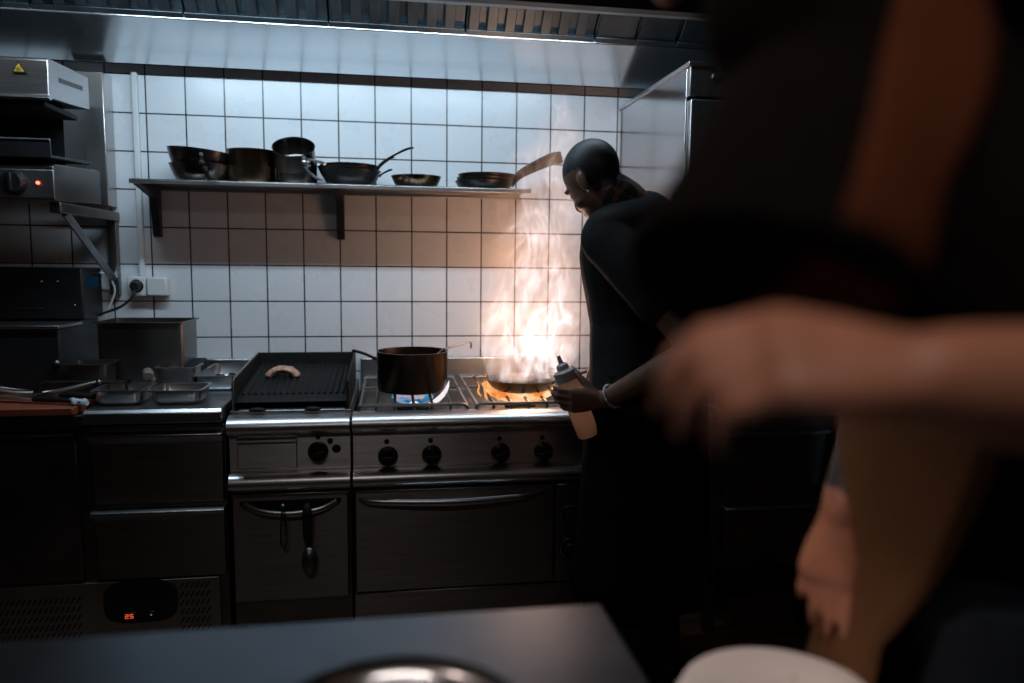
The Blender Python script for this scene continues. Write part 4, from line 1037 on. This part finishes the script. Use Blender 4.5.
obj('collar', MB().tube([neck_b + V((-.024, .004, .030)), neck_b + V((-.030, .006, .052))], [.086, .080], 24, cap=False), M['cloth_black'], shirt, smooth=True, solid=.006)
# trousers and long apron
tr_ = MB(); tr_.loft(torso_rings(pel + V((0, 0, -.06)), pel + V((0, 0, .03)), pel + V((0, 0, .10)), rv, fv, 1.0, 1.02, .02)[:7])
for sg in (-1, 1):
    hip = pel + rv * .09 * sg
    tr_.limb([hip, V((hip.x - .005, hip.y + .01, .53)), V((hip.x + .01, hip.y - .01, .10))], [.115, .085, .078])
obj('trousers', fuse(tr_, .009, 5), M['cloth_black'], cook, smooth=True)
rings = []
for k in range(14):
    zz = 1.06 - .055 * k; R = .205 + .004 * k
    row = []
    for i in range(25):
        a = math.radians(-150 + 300 * i / 24) 
        wob = 1 + .025 * math.sin(i * 1.7 + k * .25) * (k / 13)
        c_ = V((pel.x, pel.y, zz)); row.append(c_ + fv * math.cos(a) * R * .86 * wob + rv * math.sin(a) * R * wob)
    rings.append(row)
obj('apron', MB().loft(rings, closed=False), M['cloth_dark'], cook, smooth=True, solid=.004)
for sg in (-1, 1):
    an = V((pel.x + rv.x * .09 * sg + .01, pel.y + rv.y * .09 * sg - .01, 0))
    q = Matrix.Translation(an) @ Matrix(((rv.x, fv.x, 0, 0), (rv.y, fv.y, 0, 0), (0, 0, 1, 0), (0, 0, 0, 1)))
    rr_ = [ering((0, y_, z_), (1, 0, 0), (0, 0, 1), a_, b_, 16) for y_, z_, a_, b_ in ((-.085, .045, .02, .03), (-.06, .055, .042, .052), (0, .055, .046, .054), (.08, .042, .048, .040), (.16, .03, .046, .028), (.20, .025, .025, .018))]
    obj('shoe', MB().loft(rr_).xf(q), M['black_plastic'], cook, smooth=True)
# beaded silver bracelet on the left wrist
wd = (LW - LE).normalized(); wc = LE.lerp(LW, .93)
ax1 = wd.cross(V((0, 0, 1))).normalized(); ax2 = wd.cross(ax1)
mb = MB()
for k in range(26):
    a = 2 * PI * k / 26; mb.ball(wc + (ax1 * math.cos(a) + ax2 * math.sin(a)) * .036, (.0048,) * 3, 8, 6)
tag(obj('bracelet', mb, M['bracelet'], smooth=True), 'silver beaded bracelet on the left wrist of the cook in black', 'bracelet')

bt = thing('squeeze_bottle', BB, 'cream squeeze bottle with grey cap tilted in the hand of the cook', 'bottle')
hB = (BT - BB).length
obj('bottle_body', MB().lathe([(0, 0), (.030, 0), (.034, .006), (.034, hB - .012), (.031, hB), (0, hB)], BB, 32, bax), M['bottle_cream'], bt, smooth=True)
obj('bottle_cap', MB().lathe([(.0355, hB - .022), (.0355, hB + .008), (.030, hB + .012), (.020, hB + .014), (.018, hB + .028), (.008, hB + .034), (.0055, hB + .058), (0, hB + .058)], BB, 32, bax), M['grey_cap'], bt, smooth=True)

# ---- the person leaning in close at the right
hp = thing('person', (1.66, -2.72, 0), 'person in dark T-shirt and tan apron close at right, tattooed arm hanging down', 'person')
NE = [0]
rv2, fv2, _ = frame((-.75, .66, 0))
pel2 = V((1.92, -2.43, 1.03)); che2 = V((1.775, -2.50, 1.32)); sho2 = V((1.565, -2.57, 1.60))
LS2 = V((1.430, -2.712, 1.585)); LE2 = V((1.579, -2.861, 1.318)); LW2 = V((1.413, -2.883, 1.338))
RS2 = V((1.73, -2.43, 1.56)); RE2 = V((1.795, -2.335, 1.225)); RW2 = V((1.706, -2.375, 1.075))
hc2 = V((1.45, -2.46, 1.822)); hf2 = V((-.75, .62, -.35))
nb = MB()
nb.loft(torso_rings(pel2, che2, sho2, rv2, fv2, 1.05))
nb.limb([sho2 + V((0, 0, -.03)), sho2.lerp(hc2, .5), hc2 + V((.02, -.03, -.03))], [.072, .062, .062], 16)
HP2 = head_mesh(nb, hc2, hf2, (-.2, .25, .95), 1.02)
nb.limb([sho2.lerp(LS2, .6), LS2, LS2.lerp(LE2, .5), LE2], [.075, .064, .056, .044]); nb.limb([LE2, LE2.lerp(LW2, .3), LW2], [.044, .045, .028])
nb.limb([RS2, RS2.lerp(RE2, .5), RE2], [.064, .054, .045]); nb.limb([RE2, RE2.lerp(RW2, .35), RW2], [.045, .044, .029])
hand_mesh(nb, LW2, V((1.33, -2.868, 1.350)) - LW2, V((.2, .6, -.8)), (.5, .55, .6, .65), .35, True, .95, .03, .45)
hand_mesh(nb, RW2, V((1.682, -2.385, .99)) - RW2, V((.72, .69, .0)), (.16, .26, .32, .44), .15, False, .98, .06, .45)
for sg in (-1, 1):
    hip = pel2 + rv2 * .095 * sg
    nb.limb([hip, V((hip.x, hip.y + .01, .55)), V((hip.x + .01, hip.y - .01, .09))], [.092, .06, .043])
    an = V((hip.x + .01, hip.y - .01, .06)); nb.limb([an, an + fv2 * .10 - V((0, 0, .02)), an + fv2 * .17 - V((0, 0, .03))], [.042, .038, .03])
bo = obj('body', fuse(nb, .005, 3), [M['skin_near'], M['hair_cook'], M['tattoo']], hp, smooth=True)
r_, f_, u_ = frame(hf2, (-.2, .25, .95))
for p in bo.data.polygons:
    v = p.center - hc2
    if v.length < .17 and (v.dot(u_) > .06 or (v.dot(f_) < -.005 and v.dot(u_) > -.06 and abs(v.dot(r_)) < .085)): p.material_index = 1
    t_ = (p.center - RE2).dot((RW2 - RE2).normalized()) / (RW2 - RE2).length
    if .30 < t_ < .92 and (p.center - RE2.lerp(RW2, t_)).length < .06 and noise.noise(p.center * 26) > -.12: p.material_index = 2
for sg in (-1, 1):
    ey = obj('eye', MB().ball(HP2(.031 * sg, .075, .004), (.0105,) * 3, 14, 10), M['eye'], hp, smooth=True)
    obj('iris', MB().ball(HP2(.031 * sg, .0815, .003), (.0050,) * 3, 10, 8), M['black_plastic'], ey, smooth=True)
ts = MB(); ts.loft(torso_rings(pel2 + V((0, 0, .02)), che2, sho2, rv2, fv2, 1.05, 1., .025))
ts.limb([sho2.lerp(LS2, .55), LS2 + V((-.005, 0, .005))], [.095, .080], 20)
ts.tube(smooth_pts([LS2 + V((.05, .0, .02)), V((1.432, -2.735, 1.49)), V((1.372, -2.778, 1.372))], 4), smooth_vals([.055, .085, .108], 4), 28)
ts.limb([LS2 + V((.01, 0, .01)), LS2.lerp(LE2, .5), LS2.lerp(LE2, .88)], [.078, .074, .072], 20)
ts.limb([RS2 + V((0, 0, 0)), RS2.lerp(RE2, .60)], [.085, .08], 20)
tsm = fuse(ts, .008, 5)
for v in tsm.v: v += V((noise.noise(v * 8), noise.noise(v * 8 + V((5, 5, 5))), 0)) * .005
obj('t_shirt', tsm, M['cloth_dark'], hp, smooth=True)
tr2 = MB(); tr2.loft(torso_rings(pel2 + V((0, 0, -.06)), pel2 + V((0, 0, .03)), pel2 + V((0, 0, .12)), rv2, fv2, 1.05, 1.02, .022)[:7])
for sg in (-1, 1):
    hip = pel2 + rv2 * .095 * sg
    tr2.limb([hip, V((hip.x, hip.y + .01, .55)), V((hip.x + .01, hip.y - .01, .10))], [.118, .088, .08])
obj('trousers', fuse(tr2, .009, 5), M['cloth_navy'], hp, smooth=True)
# tan apron wrapped round front and left side, its back edge falling forward
ap = []
for k in range(22):
    zz = 1.42 - .04 * k; t_ = k / 21
    row = []
    q_ = (zz - 1.03) / .29
    c_ = pel2.lerp(che2, max(0., min(1.3, q_))); c_ = V((c_.x, c_.y, zz))
    a0 = -150 + 55 * max(0, min(1, (1.40 - zz) / .16)) + 42 * max(0, min(1, (1.24 - zz) / .30)); a0 = math.radians(a0); a1 = math.radians(100)
    for i in range(25):
        a = a0 + (a1 - a0) * i / 24
        wob = 1 + .02 * math.sin(i * 1.3 + k * .2) * t_
        row.append(c_ + fv2 * (.16 * max(0., (1.22 - zz)) * max(0., math.cos(a))) + fv2 * math.cos(a) * (.160 + .03 * t_) * wob + rv2 * math.sin(a) * (.212 + .02 * t_) * wob)
    ap.append(row)
apo = obj('apron', MB().loft(ap, closed=False), M['apron_tan'], hp, smooth=True, solid=.004)
pts = [V((1.462, -2.854, 1.587)), V((1.434, -2.873, 1.509)), V((1.400, -2.890, 1.441)), V((1.368, -2.904, 1.376))]
tree = BVHTree.FromPolygons([tuple(v) for v in tsm.v], tsm.f)
side_, fwd_ = V((.987, -.158, .01)), V((.16, .98, -.06)).normalized()
path = smooth_pts(pts, 8); rows = []; last = None
for p in path:
    row = []
    for i in range(9):
        q = p + side_ * (.034 * (i - 4) / 4) - fwd_ * .25
        hit = tree.ray_cast(q, fwd_, 1.0)
        row.append(hit[0] - fwd_ * .005 if hit[0] and (hit[0] - q).length < .55 else None)
    good = [h for h in row if h is not None]
    if not good: continue
    far = sum(((h - p).dot(fwd_) for h in good)) / len(good)
    rows.append([h if h is not None else p + side_ * (.034 * (i - 4) / 4) + fwd_ * far for i, h in enumerate(row)])
for _ in range(4):                                  # ease the ribbon over folds
    rows = [rows[0]] + [[(rows[k - 1][i] + rows[k][i] * 2 + rows[k + 1][i]) / 4 for i in range(9)] for k in range(1, len(rows) - 1)] + [rows[-1]]
obj('apron_strap', MB().loft(rows, closed=False), M['strap_rust'], apo, smooth=True, solid=.003, label='rust coloured shoulder strap')

# ------------------------------------------------------------------ lamps
tube_lamp(-.7, .55, -.90, 2.32, 'tube_lamp', 'left cool fluorescent tube inside the hood front')
tube_lamp(.75, 2.0, -.90, 2.32, 'tube_lamp', 'right cool fluorescent tube inside the hood front')
cool = (.70, .87, 1.)
cool = (.62, .83, 1.)
area_light('hood_light', (.42, -.87, 2.30), .7, .05, 7.5, cool, (math.radians(38), 0, 0))
area_light('hood_light', (1.35, -.87, 2.30), 1.25, .05, 10.5, cool, (math.radians(38), 0, 0))
point_light('flame_light', (1.64, -.46, 1.12), .09, 3.2, (1., .58, .38))
point_light('flame_light', (1.66, -.44, 1.42), .08, 2.2, (1., .48, .24))
point_light('burner_light', (1.60, -.46, .885), .04, .3, (1., .45, .12))
rl = tube_lamp(.2, 1.6, -3.6, 2.66, 'ceiling_lamp', 'ceiling tube behind the pass counter, out of the picture')
area_light('ceiling_light', (.9, -3.6, 2.63), 1.4, .06, 8., (1., .88, .82))
dl = thing('added_fill_lamp', (.85, -3.0, 2.74), 'added warm ceiling fill lamp, out of view, lighting the near person', 'lamp')
obj('fill_lamp_ring', MB().lathe([(.06, 0), (.07, -.004), (.07, -.02), (.055, -.02), (.05, 0)], (.85, -3.0, 2.748), 28), M['white_plastic'], dl, smooth=True)
spot_light('fill_lamp_beam', (.85, -3.0, 2.70), (1.60, -2.55, 1.12), .04, 19., (1., .74, .60), 30, .8)  # added lamp, brightens the near person's arm and apron

dl2 = thing('added_fill_lamp', (.2, -2.6, 2.74), 'second added ceiling fill lamp, out of view, lighting hanging hand and plates', 'lamp')
obj('fill_lamp_ring', MB().lathe([(.06, 0), (.07, -.004), (.07, -.02), (.055, -.02), (.05, 0)], (.2, -2.6, 2.748), 28), M['white_plastic'], dl2, smooth=True)
spot_light('fill_lamp_beam', (.2, -2.6, 2.70), (1.68, -2.44, .96), .04, 60., (1., .80, .70), 24, .8)  # second added lamp, lifts the hanging hand, apron front and plates
w = bpy.data.worlds.new('dim_room'); scene.world = w; w.use_nodes = True
bg = w.node_tree.nodes['Background']; bg.inputs['Color'].default_value = (.05, .07, .09, 1); bg.inputs['Strength'].default_value = .06

# ------------------------------------------------------------------ camera
cam = bpy.data.cameras.new('camera'); co = bpy.data.objects.new('camera', cam); COL.objects.link(co)
R_ = V((.987155, -.158979, .010784)); U_ = V((.0061, .1055, .99437)); F_ = V((.158493, .981697, -.106213))
yaw, pitch, roll = 1.60077279e-01, 1.06413787e-01, 1.08439594e-02
F_ = V((math.sin(yaw) * math.cos(pitch), math.cos(yaw) * math.cos(pitch), -math.sin(pitch)))
r0 = V((math.cos(yaw), -math.sin(yaw), 0)); u0 = r0.cross(F_)
R_ = r0 * math.cos(roll) + u0 * math.sin(roll); U_ = -r0 * math.sin(roll) + u0 * math.cos(roll)
mw_ = Matrix((( R_.x, U_.x, -F_.x, 1.11463), (R_.y, U_.y, -F_.y, -3.25596), (R_.z, U_.z, -F_.z, 1.40), (0, 0, 0, 1)))
co.matrix_world = mw_
cam.sensor_width = 36.; cam.lens = 746.336 / 1024 * 36; cam.clip_start = .02
cam.dof.use_dof = True; cam.dof.focus_distance = 2.55; cam.dof.aperture_fstop = 1.25; cam.dof.aperture_blades = 0
scene.camera = co

vs = scene.view_settings
scene.display_settings.display_device = 'sRGB'
vs.view_transform = 'Standard'; vs.look = 'None'; vs.exposure = 0.; vs.gamma = 1.; vs.use_curve_mapping = False
cy = scene.cycles
cy.volume_step_rate = .35; cy.volume_max_steps = 256
cy.use_denoising = True
cy.max_bounces = 8; cy.sample_clamp_indirect = 6.
